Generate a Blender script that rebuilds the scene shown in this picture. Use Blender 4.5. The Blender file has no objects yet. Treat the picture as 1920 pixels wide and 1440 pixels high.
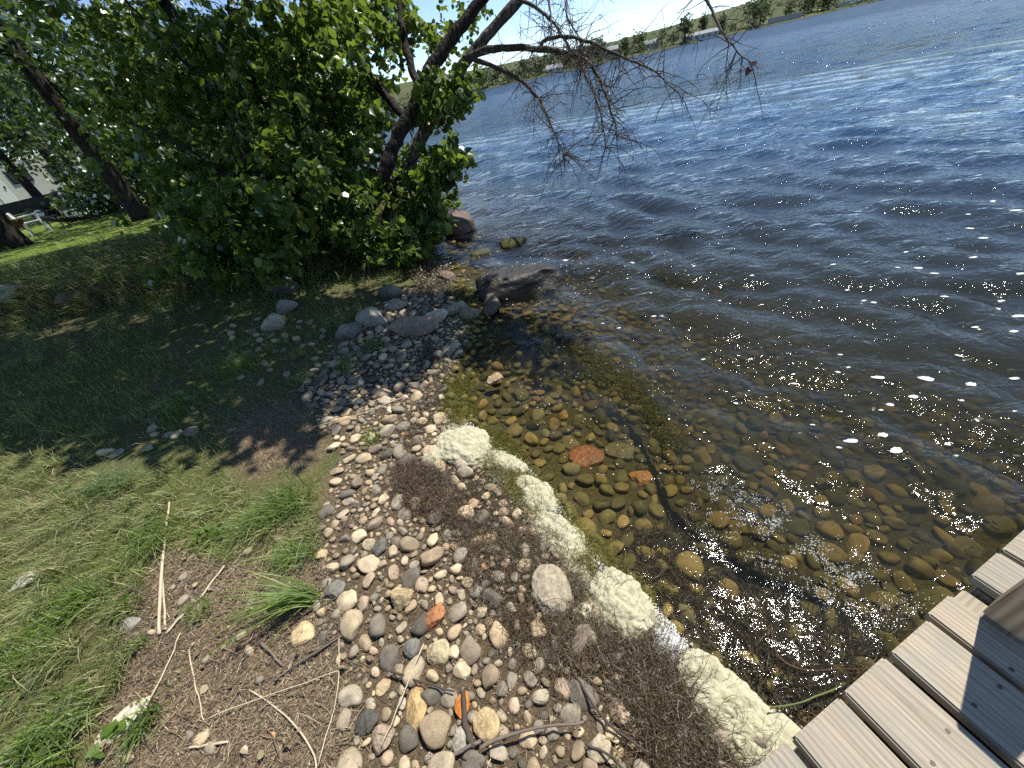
import bpy, bmesh, math
import numpy as np
R = math.radians
rng = np.random.default_rng(7)
scene = bpy.context.scene
col = scene.collection

# ------------------------------------------------------------------ camera
H = 1.85
FPX, ROLL, PITCH = 721.0, R(12.5), R(37.75)
_up = np.array([-math.cos(PITCH)*math.sin(ROLL), math.cos(PITCH)*math.cos(ROLL), math.sin(PITCH)])
_fw = np.array([0, 0, -1.0])
_Y = _fw - _up*_fw.dot(_up); _Y /= np.linalg.norm(_Y)
_X = np.cross(_Y, _up)
W = np.array([_X, _Y, _up])
CAM = np.array([0, 0, H])
cd = bpy.data.cameras.new('camera'); cam = bpy.data.objects.new('camera', cd); col.objects.link(cam)
cd.sensor_width = 36.0; cd.lens = FPX/1920*36.0; cd.clip_start = 0.02; cd.clip_end = 5000
from mathutils import Matrix, Vector
M = Matrix.Identity(4)
for i in range(3):
    for j in range(3): M[i][j] = W[i][j]
M[2][3] = H
cam.matrix_world = M
scene.camera = cam

# ------------------------------------------------------------------ light
SUN_AZ, SUN_EL = 55.0, 60.0      # azimuth from +Y towards +X
SUN = np.array([math.sin(R(SUN_AZ))*math.cos(R(SUN_EL)), math.cos(R(SUN_AZ))*math.cos(R(SUN_EL)), math.sin(R(SUN_EL))])
world = bpy.data.worlds.new('World'); scene.world = world; world.use_nodes = True
wn = world.node_tree.nodes; wl = world.node_tree.links
sky = wn.new('ShaderNodeTexSky'); sky.sky_type = 'NISHITA'; sky.sun_disc = False
sky.sun_elevation = R(SUN_EL); sky.sun_rotation = R(SUN_AZ); sky.altitude = 300; sky.air_density = 0.62; sky.dust_density = 0.0; sky.ozone_density = 1.5
wl.new(sky.outputs[0], wn['Background'].inputs[0]); wn['Background'].inputs[1].default_value = 0.15
sl = bpy.data.lights.new('sun', 'SUN'); sl.energy = 5.0; sl.angle = R(0.53); sl.color = (1.0, 0.955, 0.88)
so = bpy.data.objects.new('sun', sl); col.objects.link(so)
so.rotation_euler = Vector(SUN).to_track_quat('Z', 'Y').to_euler(); so.location = (10, 8, 30)
vs = scene.view_settings; vs.view_transform = 'Standard'; vs.look = 'None'; vs.exposure = 0.42; vs.gamma = 1.0
scene.cycles.use_denoising = False
scene.cycles.max_bounces = 7; scene.cycles.diffuse_bounces = 3; scene.cycles.glossy_bounces = 3
scene.cycles.transmission_bounces = 4; scene.cycles.transparent_max_bounces = 12
scene.cycles.caustics_reflective = False; scene.cycles.caustics_refractive = False
scene.cycles.sample_clamp_indirect = 4.0

# ------------------------------------------------------------------ helpers
def ray(x, y): return W @ np.array([(x-960)/FPX, (720-y)/FPX, -1.0])
def gp(x, y, z=0.0):                 # point of the plane at height z seen at photo pixel x, y
    d = ray(x, y); return CAM + d*((z-H)/d[2])
def at(x, y, D): return CAM + ray(x, y)*D
def project(P):
    c = (np.asarray(P)-CAM) @ W
    return np.stack([960+FPX*c[..., 0]/-c[..., 2], 720-FPX*c[..., 1]/-c[..., 2]], -1)
def norm(v): return v/np.maximum(np.linalg.norm(v, axis=-1, keepdims=True), 1e-9)

def hash3(i, j, k, s):
    n = (i*374761393 + j*668265263 + k*1274126177 + s*974711) & 0xffffffff
    n = ((n ^ (n >> 13))*1274126177) & 0xffffffff
    n = ((n ^ (n >> 16))*2246822519) & 0xffffffff
    return ((n ^ (n >> 15)) & 0xffffff)/float(0xffffff)
def vnoise(p, s=0):                   # value noise in -1..1
    p = np.asarray(p, float)
    if p.shape[-1] == 2: p = np.concatenate([p, np.zeros(p.shape[:-1]+(1,))], -1)
    f = np.floor(p).astype(np.int64); t = p-f; t = t*t*(3-2*t)
    out = 0
    for a in (0, 1):
        for b in (0, 1):
            for c in (0, 1):
                w = (t[..., 0] if a else 1-t[..., 0])*(t[..., 1] if b else 1-t[..., 1])*(t[..., 2] if c else 1-t[..., 2])
                out = out + w*hash3(f[..., 0]+a, f[..., 1]+b, f[..., 2]+c, s)
    return out*2-1
def fbm(p, s=0, o=3):
    r = 0; a = 1; p = np.asarray(p, float)
    for i in range(o): r = r+a*vnoise(p, s+i*17); p = p*2.03+3.1; a *= .5
    return r/1.75
def smooth(a, b, x): t = np.clip((x-a)/(b-a), 0, 1); return t*t*(3-2*t)

def inside(P, poly):
    x, y = P[:, 0], P[:, 1]; r = np.zeros(len(P), bool); n = len(poly)
    for i in range(n):
        x1, y1 = poly[i][:2]; x2, y2 = poly[(i+1) % n][:2]
        c = ((y1 > y) != (y2 > y))
        with np.errstate(divide='ignore', invalid='ignore'):
            r ^= c & (x < (x2-x1)*(y-y1)/(y2-y1+1e-12)+x1)
    return r
def dist_line(P, L):
    d = np.full(len(P), 1e9); L = np.asarray(L)
    for a, b in zip(L[:-1, :2], L[1:, :2]):
        ab = b-a; t = np.clip(((P[:, :2]-a) @ ab)/(ab @ ab), 0, 1)
        q = P[:, :2]-a-t[:, None]*ab; d = np.minimum(d, np.hypot(q[:, 0], q[:, 1]))
    return d

def mesh(name, v, tris, smooth_shade=True):
    me = bpy.data.meshes.new(name)
    v = np.ascontiguousarray(v, np.float32).reshape(-1, 3); f = np.ascontiguousarray(tris, np.int32)
    k = f.shape[1]
    me.vertices.add(len(v)); me.vertices.foreach_set('co', v.ravel())
    me.loops.add(f.size); me.loops.foreach_set('vertex_index', f.ravel())
    me.polygons.add(len(f)); me.polygons.foreach_set('loop_start', np.arange(len(f), dtype=np.int32)*k)
    me.polygons.foreach_set('use_smooth', np.full(len(f), smooth_shade))
    me.update(calc_edges=True); me.validate()
    return me
class MB:
    def __init__(s): s.v = []; s.f = []; s.n = 0
    def add(s, v, f):
        v = np.asarray(v, float).reshape(-1, 3); f = np.asarray(f, int)
        if f.shape[1] == 4: f = np.concatenate([f[:, [0, 1, 2]], f[:, [0, 2, 3]]])
        s.v.append(v); s.f.append(f+s.n); s.n += len(v); return s
    def mesh(s, name, sm=True): return mesh(name, np.concatenate(s.v), np.concatenate(s.f), sm)
    def obj(s, name, mat, parent=None, sm=True): return link(name, s.mesh(name, sm), mat, parent)
def link(name, me, mat=None, parent=None):
    o = bpy.data.objects.new(name, me); col.objects.link(o)
    if mat and me is not None and not me.materials: me.materials.append(mat)
    if parent: o.parent = parent
    return o
def tag(o, label=None, cat=None, group=None, kind=None):
    if label: o['label'] = label
    if cat: o['category'] = cat
    if group: o['group'] = group
    if kind: o['kind'] = kind
    return o
def empty(name, loc=(0, 0, 0), rz=0.0):
    o = bpy.data.objects.new(name, None); col.objects.link(o); o.location = loc; o.rotation_euler = (0, 0, rz)
    o.empty_display_size = .1; return o
def tube(path, rad, sides=6, caps=True):
    P = np.asarray(path, float); n = len(P); rad = np.broadcast_to(rad, (n,))
    T = norm(np.gradient(P, axis=0)); ref = np.array([0, 0, 1.0])
    U = np.cross(T, ref); bad = np.linalg.norm(U, axis=1) < .05; U[bad] = np.cross(T[bad], [1, 0, 0]); U = norm(U); V = np.cross(T, U)
    a = np.arange(sides)*2*math.pi/sides
    v = P[:, None]+rad[:, None, None]*(np.cos(a)[None, :, None]*U[:, None]+np.sin(a)[None, :, None]*V[:, None])
    i = np.arange(n-1)[:, None]*sides; j = np.arange(sides)[None]; k = (j+1) % sides
    f = np.stack([i+j, i+k, i+sides+k, i+sides+j], -1).reshape(-1, 4)
    v = v.reshape(-1, 3); f = np.concatenate([f[:, [0, 1, 2]], f[:, [0, 2, 3]]])
    if caps:
        v = np.concatenate([v, P[:1], P[-1:]]); c0 = n*sides
        j = np.arange(sides); k = (j+1) % sides
        f = np.concatenate([f, np.stack([np.full(sides, c0), k, j], -1), np.stack([np.full(sides, c0+1), (n-1)*sides+j, (n-1)*sides+k], -1)])
    return v, f
def spline(pts, n):
    P = np.asarray(pts, float); t = np.linspace(0, len(P)-1, n); i = np.clip(t.astype(int), 0, len(P)-2); u = (t-i)[:, None]
    p0 = P[np.maximum(i-1, 0)]; p1 = P[i]; p2 = P[i+1]; p3 = P[np.minimum(i+2, len(P)-1)]
    return .5*((2*p1)+(-p0+p2)*u+(2*p0-5*p1+4*p2-p3)*u*u+(-p0+3*p1-3*p2+p3)*u**3)
BOXF = np.array([[0, 3, 2, 1], [4, 5, 6, 7], [0, 1, 5, 4], [1, 2, 6, 5], [2, 3, 7, 6], [3, 0, 4, 7]])
def boxv(x0, x1, y0, y1, z0, z1): return np.array([[x0, y0, z0], [x1, y0, z0], [x1, y1, z0], [x0, y1, z0], [x0, y0, z1], [x1, y0, z1], [x1, y1, z1], [x0, y1, z1]], float)
def box_obj(name, dims, mat, parent=None, bev=.006, seg=2):
    x0, x1, y0, y1, z0, z1 = dims
    bm = bmesh.new(); vs_ = [bm.verts.new(v) for v in boxv(*dims)]
    for f in BOXF: bm.faces.new([vs_[i] for i in f])
    bmesh.ops.recalc_face_normals(bm, faces=bm.faces)
    if bev: bmesh.ops.bevel(bm, geom=list(bm.edges), offset=bev, segments=seg, affect='EDGES')
    me = bpy.data.meshes.new(name); bm.to_mesh(me); bm.free()
    return link(name, me, mat, parent)
def ico(sub):
    bm = bmesh.new(); bmesh.ops.create_icosphere(bm, subdivisions=sub, radius=1.0); bm.verts.ensure_lookup_table()
    v = np.array([q.co[:] for q in bm.verts]); f = np.array([[q.index for q in p.verts] for p in bm.faces]); bm.free(); return v, f
ICO = {s: ico(s) for s in (1, 2, 3, 4, 5)}

# ------------------------------------------------------------------ materials
def srgb(r, g, b): return tuple(((c/255)/12.92 if c/255 < .04045 else ((c/255+.055)/1.055)**2.4) for c in (r, g, b))+(1,)
class NT:
    def __init__(s, name):
        s.m = bpy.data.materials.new(name); s.m.use_nodes = True; s.t = s.m.node_tree; s.t.nodes.clear()
        s.out = s.t.nodes.new('ShaderNodeOutputMaterial'); s.geo = None
    def n(s, typ, **kw):
        o = s.t.nodes.new('ShaderNode'+typ)
        for k, v in kw.items():
            if k.startswith('i_'): s.set(o, k[2:], v)
            else: setattr(o, k, v)
        return o
    def set(s, o, key, v):
        inp = o.inputs[int(key)] if key.isdigit() else o.inputs[key.replace('_', ' ')]
        if isinstance(v, bpy.types.NodeSocket): s.t.links.new(v, inp)
        else: inp.default_value = v
    def l(s, a, b): s.t.links.new(a, b)
    def obj(s): return s.n('TexCoord').outputs['Object']
    def pos(s): return s.n('NewGeometry').outputs['Position']
    def noise(s, scale, detail=3, vec=None, rough=.55, dist=0):
        o = s.n('TexNoise', i_Scale=scale, i_Detail=detail, i_Roughness=rough, i_Distortion=dist); s.l(vec or s.obj(), o.inputs['Vector']); return o.outputs['Fac']
    def vor(s, scale, vec=None, out='Distance', feature='F1'):
        o = s.n('TexVoronoi', feature=feature); o.inputs['Scale'].default_value = scale; s.l(vec or s.obj(), o.inputs['Vector']); return o.outputs[out]
    def ramp(s, fac, stops, interp='LINEAR'):
        o = s.n('ValToRGB'); e = o.color_ramp; e.interpolation = interp
        while len(e.elements) < len(stops): e.elements.new(.5)
        for q, (p, c) in zip(e.elements, stops): q.position = p; q.color = c if len(c) == 4 else tuple(c)+(1,)
        s.l(fac, o.inputs[0]); return o.outputs[0]
    def mix(s, fac, a, b, mode='MIX'):
        o = s.n('Mix', data_type='RGBA', blend_type=mode)
        for idx, v in ((0, fac), (6, a), (7, b)):
            if isinstance(v, bpy.types.NodeSocket): s.l(v, o.inputs[idx])
            else: o.inputs[idx].default_value = v if idx == 0 or len(v) == 4 else tuple(v)+(1,)
        return o.outputs[2]
    def math(s, op, a, b=0.0, clamp=False):
        o = s.n('Math', operation=op, use_clamp=clamp)
        for i, v in ((0, a), (1, b)):
            if isinstance(v, bpy.types.NodeSocket): s.l(v, o.inputs[i])
            else: o.inputs[i].default_value = v
        return o.outputs[0]
    def attr(s, name): return s.n('Attribute', attribute_name=name).outputs['Fac']
    def bump(s, h, strength=.5, dist=.01, normal=None):
        o = s.n('Bump'); o.inputs['Strength'].default_value = strength; o.inputs['Distance'].default_value = dist; s.l(h, o.inputs['Height'])
        if normal: s.l(normal, o.inputs['Normal'])
        return o.outputs[0]
    def pbr(s, color, rough=.8, normal=None, spec=.3, **kw):
        o = s.n('BsdfPrincipled')
        for k, v in (('Base Color', color), ('Roughness', rough), ('Specular IOR Level', spec)):
            if isinstance(v, bpy.types.NodeSocket): s.l(v, o.inputs[k])
            else: o.inputs[k].default_value = v if not isinstance(v, tuple) or len(v) == 4 else v+(1,)
        if normal: s.l(normal, o.inputs['Normal'])
        for k, v in kw.items(): o.inputs[k.replace('_', ' ')].default_value = v
        s.l(o.outputs[0], s.out.inputs[0]); return o
    def rnd_obj(s): return s.n('ObjectInfo').outputs['Random']
    def rnd_isl(s): return s.n('NewGeometry').outputs['Random Per Island']

def plain(name, c, rough=.7, var=.25, scale=20, spec=.3, bump=.15, bd=.004):
    t = NT(name); n = t.noise(scale, 4)
    k = tuple(c[:3]); colr = t.mix(n, tuple(x*(1-var) for x in k), tuple(min(1, x*(1+var)) for x in k))
    t.pbr(colr, rough, t.bump(n, bump, bd), spec); return t.m

STONES = [(0.0, (.29, .27, .23)), (.13, (.35, .295, .215)), (.24, (.22, .205, .18)), (.34, (.40, .345, .26)), (.43, (.29, .25, .205)), (.52, (.19, .18, .16)), (.60, (.45, .40, .31)), (.70, (.34, .28, .205)), (.80, (.26, .245, .215)), (.88, (.35, .29, .235)), (.95, (.12, .115, .105)), (.99, (.36, .22, .13))]
def stone_mat(name, src, mul=1.0, wet=False, tint=None, ramp=STONES):
    t = NT(name); r = t.rnd_obj() if src == 'obj' else t.rnd_isl()
    c = t.ramp(r, ramp, 'CONSTANT'); c = t.mix(1.0, c, t.ramp(t.math('FRACT', t.math('MULTIPLY', r, 37.7)), [(0, (.75, .74, .72)), (1, (1.45, 1.4, 1.3))]), 'MULTIPLY')
    p = t.pos()
    sp = t.noise(190, 2, p, .7); big = t.noise(22, 4, p)
    c = t.mix(t.math('MULTIPLY', t.math('SUBTRACT', sp, .42, True), 2.2, True), c, t.mix(1.0, c, (.45, .43, .42), 'MULTIPLY'))
    c = t.mix(1.0, c, t.ramp(big, [(.3, (.72, .70, .68)), (.7, (1.2, 1.15, 1.08))]), 'MULTIPLY')
    if mul != 1 or tint: c = t.mix(1.0, c, tuple((tint or (1, 1, 1))[i]*mul for i in range(3)), 'MULTIPLY')
    t.pbr(c, .35 if wet else .82, t.bump(sp, .25, .003, t.bump(big, .35, .01)), .5 if wet else .25); return t.m
def one_stone(name, c, rough=.8, c2=None, spec=.25):
    t = NT(name); o = t.obj(); n1 = t.noise(3.2, 5, o); n2 = t.noise(34, 2, o, .7)
    c = [x*k_ for x, k_ in zip(c, (1.10, 1.0, .80))]; c2 = [x*k_ for x, k_ in zip(c2, (1.10, 1.0, .80))] if c2 else None
    colr = t.mix(t.ramp(n1, [(.38, (0, 0, 0)), (.62, (1, 1, 1))]), tuple(c), tuple(c2 or [x*.62 for x in c]))
    colr = t.mix(1.0, colr, t.ramp(n2, [(.3, (.6, .6, .6)), (.7, (1.25, 1.25, 1.25))]), 'MULTIPLY')
    t.pbr(colr, rough, t.bump(n2, .3, .05, t.bump(n1, .4, .12)), spec); return t.m
def leaf_mat(name, stops, trans=(.16, .30, .03), tw=.38, gloss=.10, grough=.38):
    t = NT(name); r = t.rnd_isl()
    c = t.ramp(r, stops); c = t.mix(.35, c, t.mix(1.0, c, t.ramp(t.noise(1.3, 2, t.pos()), [(.3, (.55, .6, .5)), (.7, (1.4, 1.35, 1.2))]), 'MULTIPLY'))
    d = t.n('BsdfDiffuse'); t.l(c, d.inputs[0])
    tr = t.n('BsdfTranslucent'); t.l(t.mix(.5, c, trans), tr.inputs[0])
    m1 = t.n('MixShader'); m1.inputs[0].default_value = tw; t.l(d.outputs[0], m1.inputs[1]); t.l(tr.outputs[0], m1.inputs[2])
    g = t.n('BsdfGlossy'); g.inputs['Roughness'].default_value = grough; g.inputs[0].default_value = (.9, .95, .9, 1)
    m2 = t.n('MixShader'); lw = t.n('LayerWeight'); lw.inputs[0].default_value = .25
    t.l(t.math('MULTIPLY_ADD', lw.outputs['Fresnel'], gloss*4.0), m2.inputs[0])
    mm = m2.inputs[0].links[0].from_node; mm.inputs[2].default_value = gloss*.4
    t.l(m1.outputs[0], m2.inputs[1]); t.l(g.outputs[0], m2.inputs[2]); t.l(m2.outputs[0], t.out.inputs[0]); return t.m
def bark_mat(name, a, b, scale=14):
    t = NT(name); p = t.pos(); mp = t.n('Mapping'); mp.inputs['Scale'].default_value = (1, 1, .22); t.l(p, mp.inputs[0])
    n = t.noise(scale*2, 5, mp.outputs[0], .65, .4); v = t.vor(scale, mp.outputs[0], feature='DISTANCE_TO_EDGE')
    c = t.mix(t.ramp(n, [(.35, (0, 0, 0)), (.65, (1, 1, 1))]), a, b); c = t.mix(t.ramp(v, [(0, (1, 1, 1)), (.12, (0, 0, 0))]), c, tuple(x*.4 for x in a))
    t.pbr(c, .9, t.bump(v, .8, .03, t.bump(n, .6, .02)), .15); return t.m

# ------------------------------------------------------------------ terrain
SHORE_PX = [(1480, 1385), (1330, 1290), (1200, 1190), (1090, 1080), (1000, 950), (910, 860), (850, 790), (835, 720), (880, 640), (905, 600), (880, 560), (850, 520), (815, 470), (790, 430), (800, 390)]
SHORE = [(30, -30), (9, -7), (3, -2.2), (1.3, -.6), (.85, -.1)]+[tuple(gp(x, y)[:2]) for x, y in SHORE_PX]+[(-1.6, 11.5), (-4, 15), (-9, 22), (-18, 36), (-40, 70), (-90, 130), (-170, 215), (-260, 300)]
LAND = SHORE+[(-1500, 1500), (-1500, -800), (300, -800)]
BANK = [(-1.0, 8.8), (-1.15, 7.2), (-1.5, 5.9), (-2.2, 5.45), (-3.3, 5.4), (-4.4, 5.5), (-6.0, 5.7), (-7.2, 5.8), (-12, 6.2), (-60, 10)]
BANKP = BANK+[(-1500, 60), (-1500, 1500), (-260, 300), (-9, 22), (-4, 15), (-1.5, 11.3)]
def shore_d(P):
    d = dist_line(P, SHORE); return np.where(inside(P, LAND), d, -d)
def hgt(P, detail=True):
    P = np.atleast_2d(np.asarray(P, float))[:, :2]
    d = shore_d(P)
    z = np.interp(d, [-80, -30, -10, -5, -3, -1.2, -.4, 0, .4, 1.2, 2.5, 5, 9], [-5, -3.4, -1.7, -.95, -.58, -.25, -.10, 0, .045, .14, .26, .33, .36])
    b = np.where(inside(P, BANKP), dist_line(P, BANK), 0.0)
    w = smooth(0, .9, d)
    far = smooth(14, 26, b)
    z = z+w*(.30*smooth(0, .42, b)+np.interp(b, [0, 2, 3.2, 4.5, 8, 12, 60], [0, .06, .06, .0, -.2, -.3, -.22]))
    if detail:
        q = np.stack([P[:, 0], P[:, 1]], 1)
        z = z+(.018*fbm(q*1.6, 3)+.008*fbm(q*7, 9))*(.35+.65*smooth(-.2, .6, np.abs(d)))+w*.03*fbm(q*.7, 5)*smooth(1, 3, d)
    return z
def poly_land(px):                     # photo pixels -> points of the terrain
    D = np.array([ray(x, y) for x, y in px]); dz = np.minimum(D[:, 2], -.01); z = np.full(len(D), .1)
    for _ in range(9): z = .5*z+.5*hgt(CAM+D*((z-H)/dz)[:, None], False)
    return CAM+D*((z-H)/dz)[:, None]
def onland(x, y): return poly_land([(x, y)])[0]

# masks, in world space, from outlines of the place
COBBLE = poly_land([(560, 730), (640, 640), (690, 590), (760, 545), (850, 560), (880, 640), (835, 720), (850, 790), (910, 860), (1000, 950), (1090, 1080), (1200, 1190), (1330, 1290), (1440, 1400), (1400, 1600), (620, 1600), (650, 1400), (640, 1250), (560, 1200), (600, 1100), (600, 960), (640, 860), (600, 800)])
LITTER = poly_land([(640, 1600), (120, 1600), (200, 1330), (250, 1120), (330, 1020), (430, 1060), (470, 1000), (600, 1030), (660, 1150), (680, 1400)])
PATCH = poly_land([(420, 800), (520, 740), (600, 750), (610, 850), (560, 890), (440, 880)])
WEED = poly_land([(740, 880), (800, 870), (900, 880), (960, 930), (1030, 1010), (1100, 1100), (1190, 1190), (1320, 1300), (1350, 1420), (1270, 1430), (1180, 1350), (1060, 1260), (960, 1200), (880, 1080), (840, 960), (770, 940)])
def soft(P, poly, w): d = dist_line(P, np.vstack([poly, poly[:1]])); return smooth(-w, w, np.where(inside(P, poly), d, -d))

def axis_grid(lo, hi, step, far_lo, far_hi, g=1.16):
    a = list(np.arange(lo, hi+1e-6, step)); s = step
    while a[-1] < far_hi: s *= g; a.append(a[-1]+s)
    s = step
    while a[0] > far_lo: s *= g; a.insert(0, a[0]-s)
    return np.array(a)
gx = axis_grid(-6.5, 3.2, .036, -1400, 1400); gy = axis_grid(-.6, 8.5, .036, -700, 1500)
X, Y = np.meshgrid(gx, gy); GP = np.stack([X.ravel(), Y.ravel()], 1)
GZ = hgt(GP)
nx, ny = len(gx), len(gy)
ii = (np.arange(ny-1)[:, None]*nx+np.arange(nx-1)[None]).ravel()
gm = mesh('shore_ground', np.c_[GP, GZ], np.stack([ii, ii+1, ii+nx+1, ii+nx], 1))
DS = shore_d(GP)
jit = .12*fbm(GP*3.1, 21)+.05*fbm(GP*11, 22)
bare = np.maximum.reduce([soft(GP+jit[:, None], COBBLE, .10), soft(GP+jit[:, None], LITTER, .12), soft(GP+jit[:, None], PATCH, .12)])
BB = np.where(inside(GP, BANKP), dist_line(GP, BANK), 0)
earth = smooth(0, .08, BB)*(1-smooth(.28, .5, BB))*smooth(.2, .6, DS)
for nm, val in (('bare', bare), ('depth', DS), ('earth', earth), ('cobbly', soft(GP, COBBLE, .1)), ('lawn', smooth(2.2, 3.6, BB)), ('weedy', soft(GP+jit[:, None], WEED, .08))):
    a = gm.attributes.new(nm, 'FLOAT', 'POINT'); a.data.foreach_set('value', val.astype(np.float32))
t = NT('shore_soil'); p = t.pos()
n1 = t.noise(9, 5, p); n2 = t.noise(60, 4, p, .7); n3 = t.noise(260, 2, p, .6); nb = t.noise(1.1, 3, p)
soil = t.ramp(n2, [(.25, (.045, .032, .020)), (.5, (.115, .085, .058)), (.75, (.24, .19, .135))])
soil = t.mix(t.ramp(n3, [(.52, (0, 0, 0)), (.72, (1, 1, 1))]), soil, (.30, .235, .165))
sand = t.ramp(n2, [(.3, (.035, .027, .016)), (.7, (.13, .10, .06))])
turf = t.ramp(n2, [(.25, (.045, .038, .018)), (.55, (.13, .11, .055)), (.8, (.30, .25, .14))])
turf = t.mix(t.ramp(nb, [(.35, (0, 0, 0)), (.65, (1, 1, 1))]), turf, t.mix(1.0, turf, (.75, 1.05, .6), 'MULTIPLY'))
lawn = t.ramp(t.noise(3.0, 4, p), [(.3, (.105, .155, .024)), (.7, (.17, .215, .040))])
c = t.mix(t.attr('bare'), turf, t.mix(1.0, soil, (1.35, 1.25, 1.12), 'MULTIPLY')); c = t.mix(t.attr('lawn'), c, lawn)
c = t.mix(t.math('MULTIPLY', t.attr('cobbly'), .7), c, sand)
c = t.mix(t.attr('earth'), c, t.ramp(n2, [(.3, (.018, .012, .008)), (.7, (.075, .05, .03))]))
c = t.mix(t.math('MULTIPLY', t.attr('weedy'), t.ramp(n1, [(.3, (.4, .4, .4)), (.6, (1, 1, 1))])), c, t.ramp(n2, [(.3, (.02, .014, .008)), (.7, (.065, .046, .027))]))
dep = t.attr('depth')
wet = t.n('MapRange', clamp=True); t.l(dep, wet.inputs[0]); wet.inputs[1].default_value = .22; wet.inputs[2].default_value = .0; wet.inputs[3].default_value = 0; wet.inputs[4].default_value = 1
bed = t.ramp(n2, [(.25, (.022, .019, .008)), (.5, (.075, .062, .022)), (.8, (.16, .125, .05))])
c = t.mix(wet.outputs[0], c, bed)
t.pbr(c, .92, t.bump(n3, .5, .006, t.bump(n2, .7, .02, t.bump(n1, .4, .03))), .15)
M_soil = t.m
ground = tag(link('shore_ground', gm, M_soil), 'sloping lake shore of brown soil, pebbles and turf running under the water', kind='structure')

# ------------------------------------------------------------------ lake water
WC = np.array([0.1, -.6])
NA, NR = 500, 520
az = np.linspace(R(-75), R(128), NA); rr = np.geomspace(.55, 900, NR)
A, RR = np.meshgrid(az, rr); WP = np.stack([(WC[0]+np.sin(A)*RR).ravel(), (WC[1]+np.cos(A)*RR).ravel()], 1)
RRf = RR.ravel()
spacing = RRf*math.log(900/.55)/NR
wd = -shore_d(WP)                     # distance from the shoreline out into the lake
shoal = smooth(-.1, 3.2, wd)
wrng = np.random.default_rng(11)
WARP = [vnoise(WP*.8, 40), vnoise(WP*.45, 41), vnoise(WP*.27, 42)]
zw = np.zeros(len(WP)); hx = np.zeros(len(WP)); hy = np.zeros(len(WP))
for k in range(56):
    lam = .13*(9.5 ** (k/55.0))*(1+.1*wrng.uniform(-1, 1))       # .13 m to 1.25 m
    th = R(232)+wrng.normal(0, .62)
    dx, dy = math.sin(th), math.cos(th); kk = 2*math.pi/lam
    amp = .0082*lam**1.02*(1.45 if lam < .45 else 1.3)*wrng.uniform(.5, 1.4)
    ph = kk*(WP[:, 0]*dx+WP[:, 1]*dy)+wrng.uniform(0, 6.283)+.9*WARP[k % 3]
    fade = smooth(3.0, 6.0, lam/spacing)*(.16+.84*shoal if lam > .35 else .20+.80*shoal)
    s, co = np.sin(ph), np.cos(ph)
    zw += amp*fade*s; hx += -amp*fade*co*dx*1.25; hy += -amp*fade*co*dy*1.25
grp = .55+.75*smooth(-.35, .5, fbm(WP*.23, 77, 2))
zw *= grp; hx *= grp; hy *= grp
# the small wave running in along the shore
FRONT = np.array([gp(x, y)[:2] for x, y in [(985, 560), (1010, 605), (1100, 665), (1180, 715), (1235, 765), (1262, 850), (1300, 920), (1420, 1010), (1600, 1090), (1700, 1140)]])
dF = dist_line(WP, FRONT)
dLo = dist_line(WP, SHORE); side = np.zeros(len(WP))
dS_front = float(np.mean(dist_line(FRONT, SHORE)))
# signed: towards the lake positive
FP = np.vstack([FRONT, [[2.2, .2], [1.2, -1.5], [-3, 0], [-2, 4.5]]])
sd = np.where(inside(WP, FP), -dF, dF)
endf = smooth(0, .5, np.minimum(dist_line(WP, FRONT[:1].repeat(2, 0)+[[0, 0], [1e-4, 0]]), 9))*smooth(0, .4, dist_line(WP, FRONT[-1:].repeat(2, 0)+[[0, 0], [1e-4, 0]]))
prof = np.where(sd < 0, np.exp(-(sd/.075)**2), np.exp(-(sd/.30)**2))
zw += .062*prof*endf*(.8+.4*vnoise(WP*2.2, 5))
hxy = -norm(np.gradient(np.array([[0, 0], [-.84, -.54]]), axis=0))[0]*0
# ripples close in
near = smooth(.0, .25, wd)*(1-smooth(1.5, 4, wd))
zw += near*.0035*fbm(WP*np.array([11, 11]), 61)*smooth(9, 3, spacing*100)
zw = zw*smooth(-.05, .25, wd)-.004
nz = mesh('lake_water', np.c_[WP+np.c_[hx, hy]*smooth(.2, 1.5, wd)[:, None], zw], np.stack([(np.arange(NR-1)[:, None]*NA+np.arange(NA-1)[None]).ravel()]*1, 1).repeat(4, 1)+np.array([0, 1, NA+1, NA])[None])
a = nz.attributes.new('turbid', 'FLOAT', 'POINT'); a.data.foreach_set('value', (1-np.exp(-2.0*np.maximum(0, zw-hgt(WP, False))**1.15)).astype(np.float32))
a = nz.attributes.new('near', 'FLOAT', 'POINT'); a.data.foreach_set('value', (1-smooth(.5, 1.8, wd)).astype(np.float32))
t = NT('lake_water'); p = t.pos()
mp = t.n('Mapping'); mp.inputs['Rotation'].default_value = (0, 0, R(-32)); mp.inputs['Scale'].default_value = (.55, 1.0, 1.0); t.l(p, mp.inputs[0])
b1 = t.noise(1.5, 3, mp.outputs[0], .55, .3); b2 = t.noise(7.0, 3, mp.outputs[0], .6, .4); b3 = t.noise(34, 2, mp.outputs[0], .6, .5)
cam_d = t.n('VectorMath', operation='LENGTH'); t.l(p, cam_d.inputs[0])
farf = t.n('MapRange', clamp=True); t.l(cam_d.outputs['Value'], farf.inputs[0]); farf.inputs[1].default_value = 4; farf.inputs[2].default_value = 24
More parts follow.
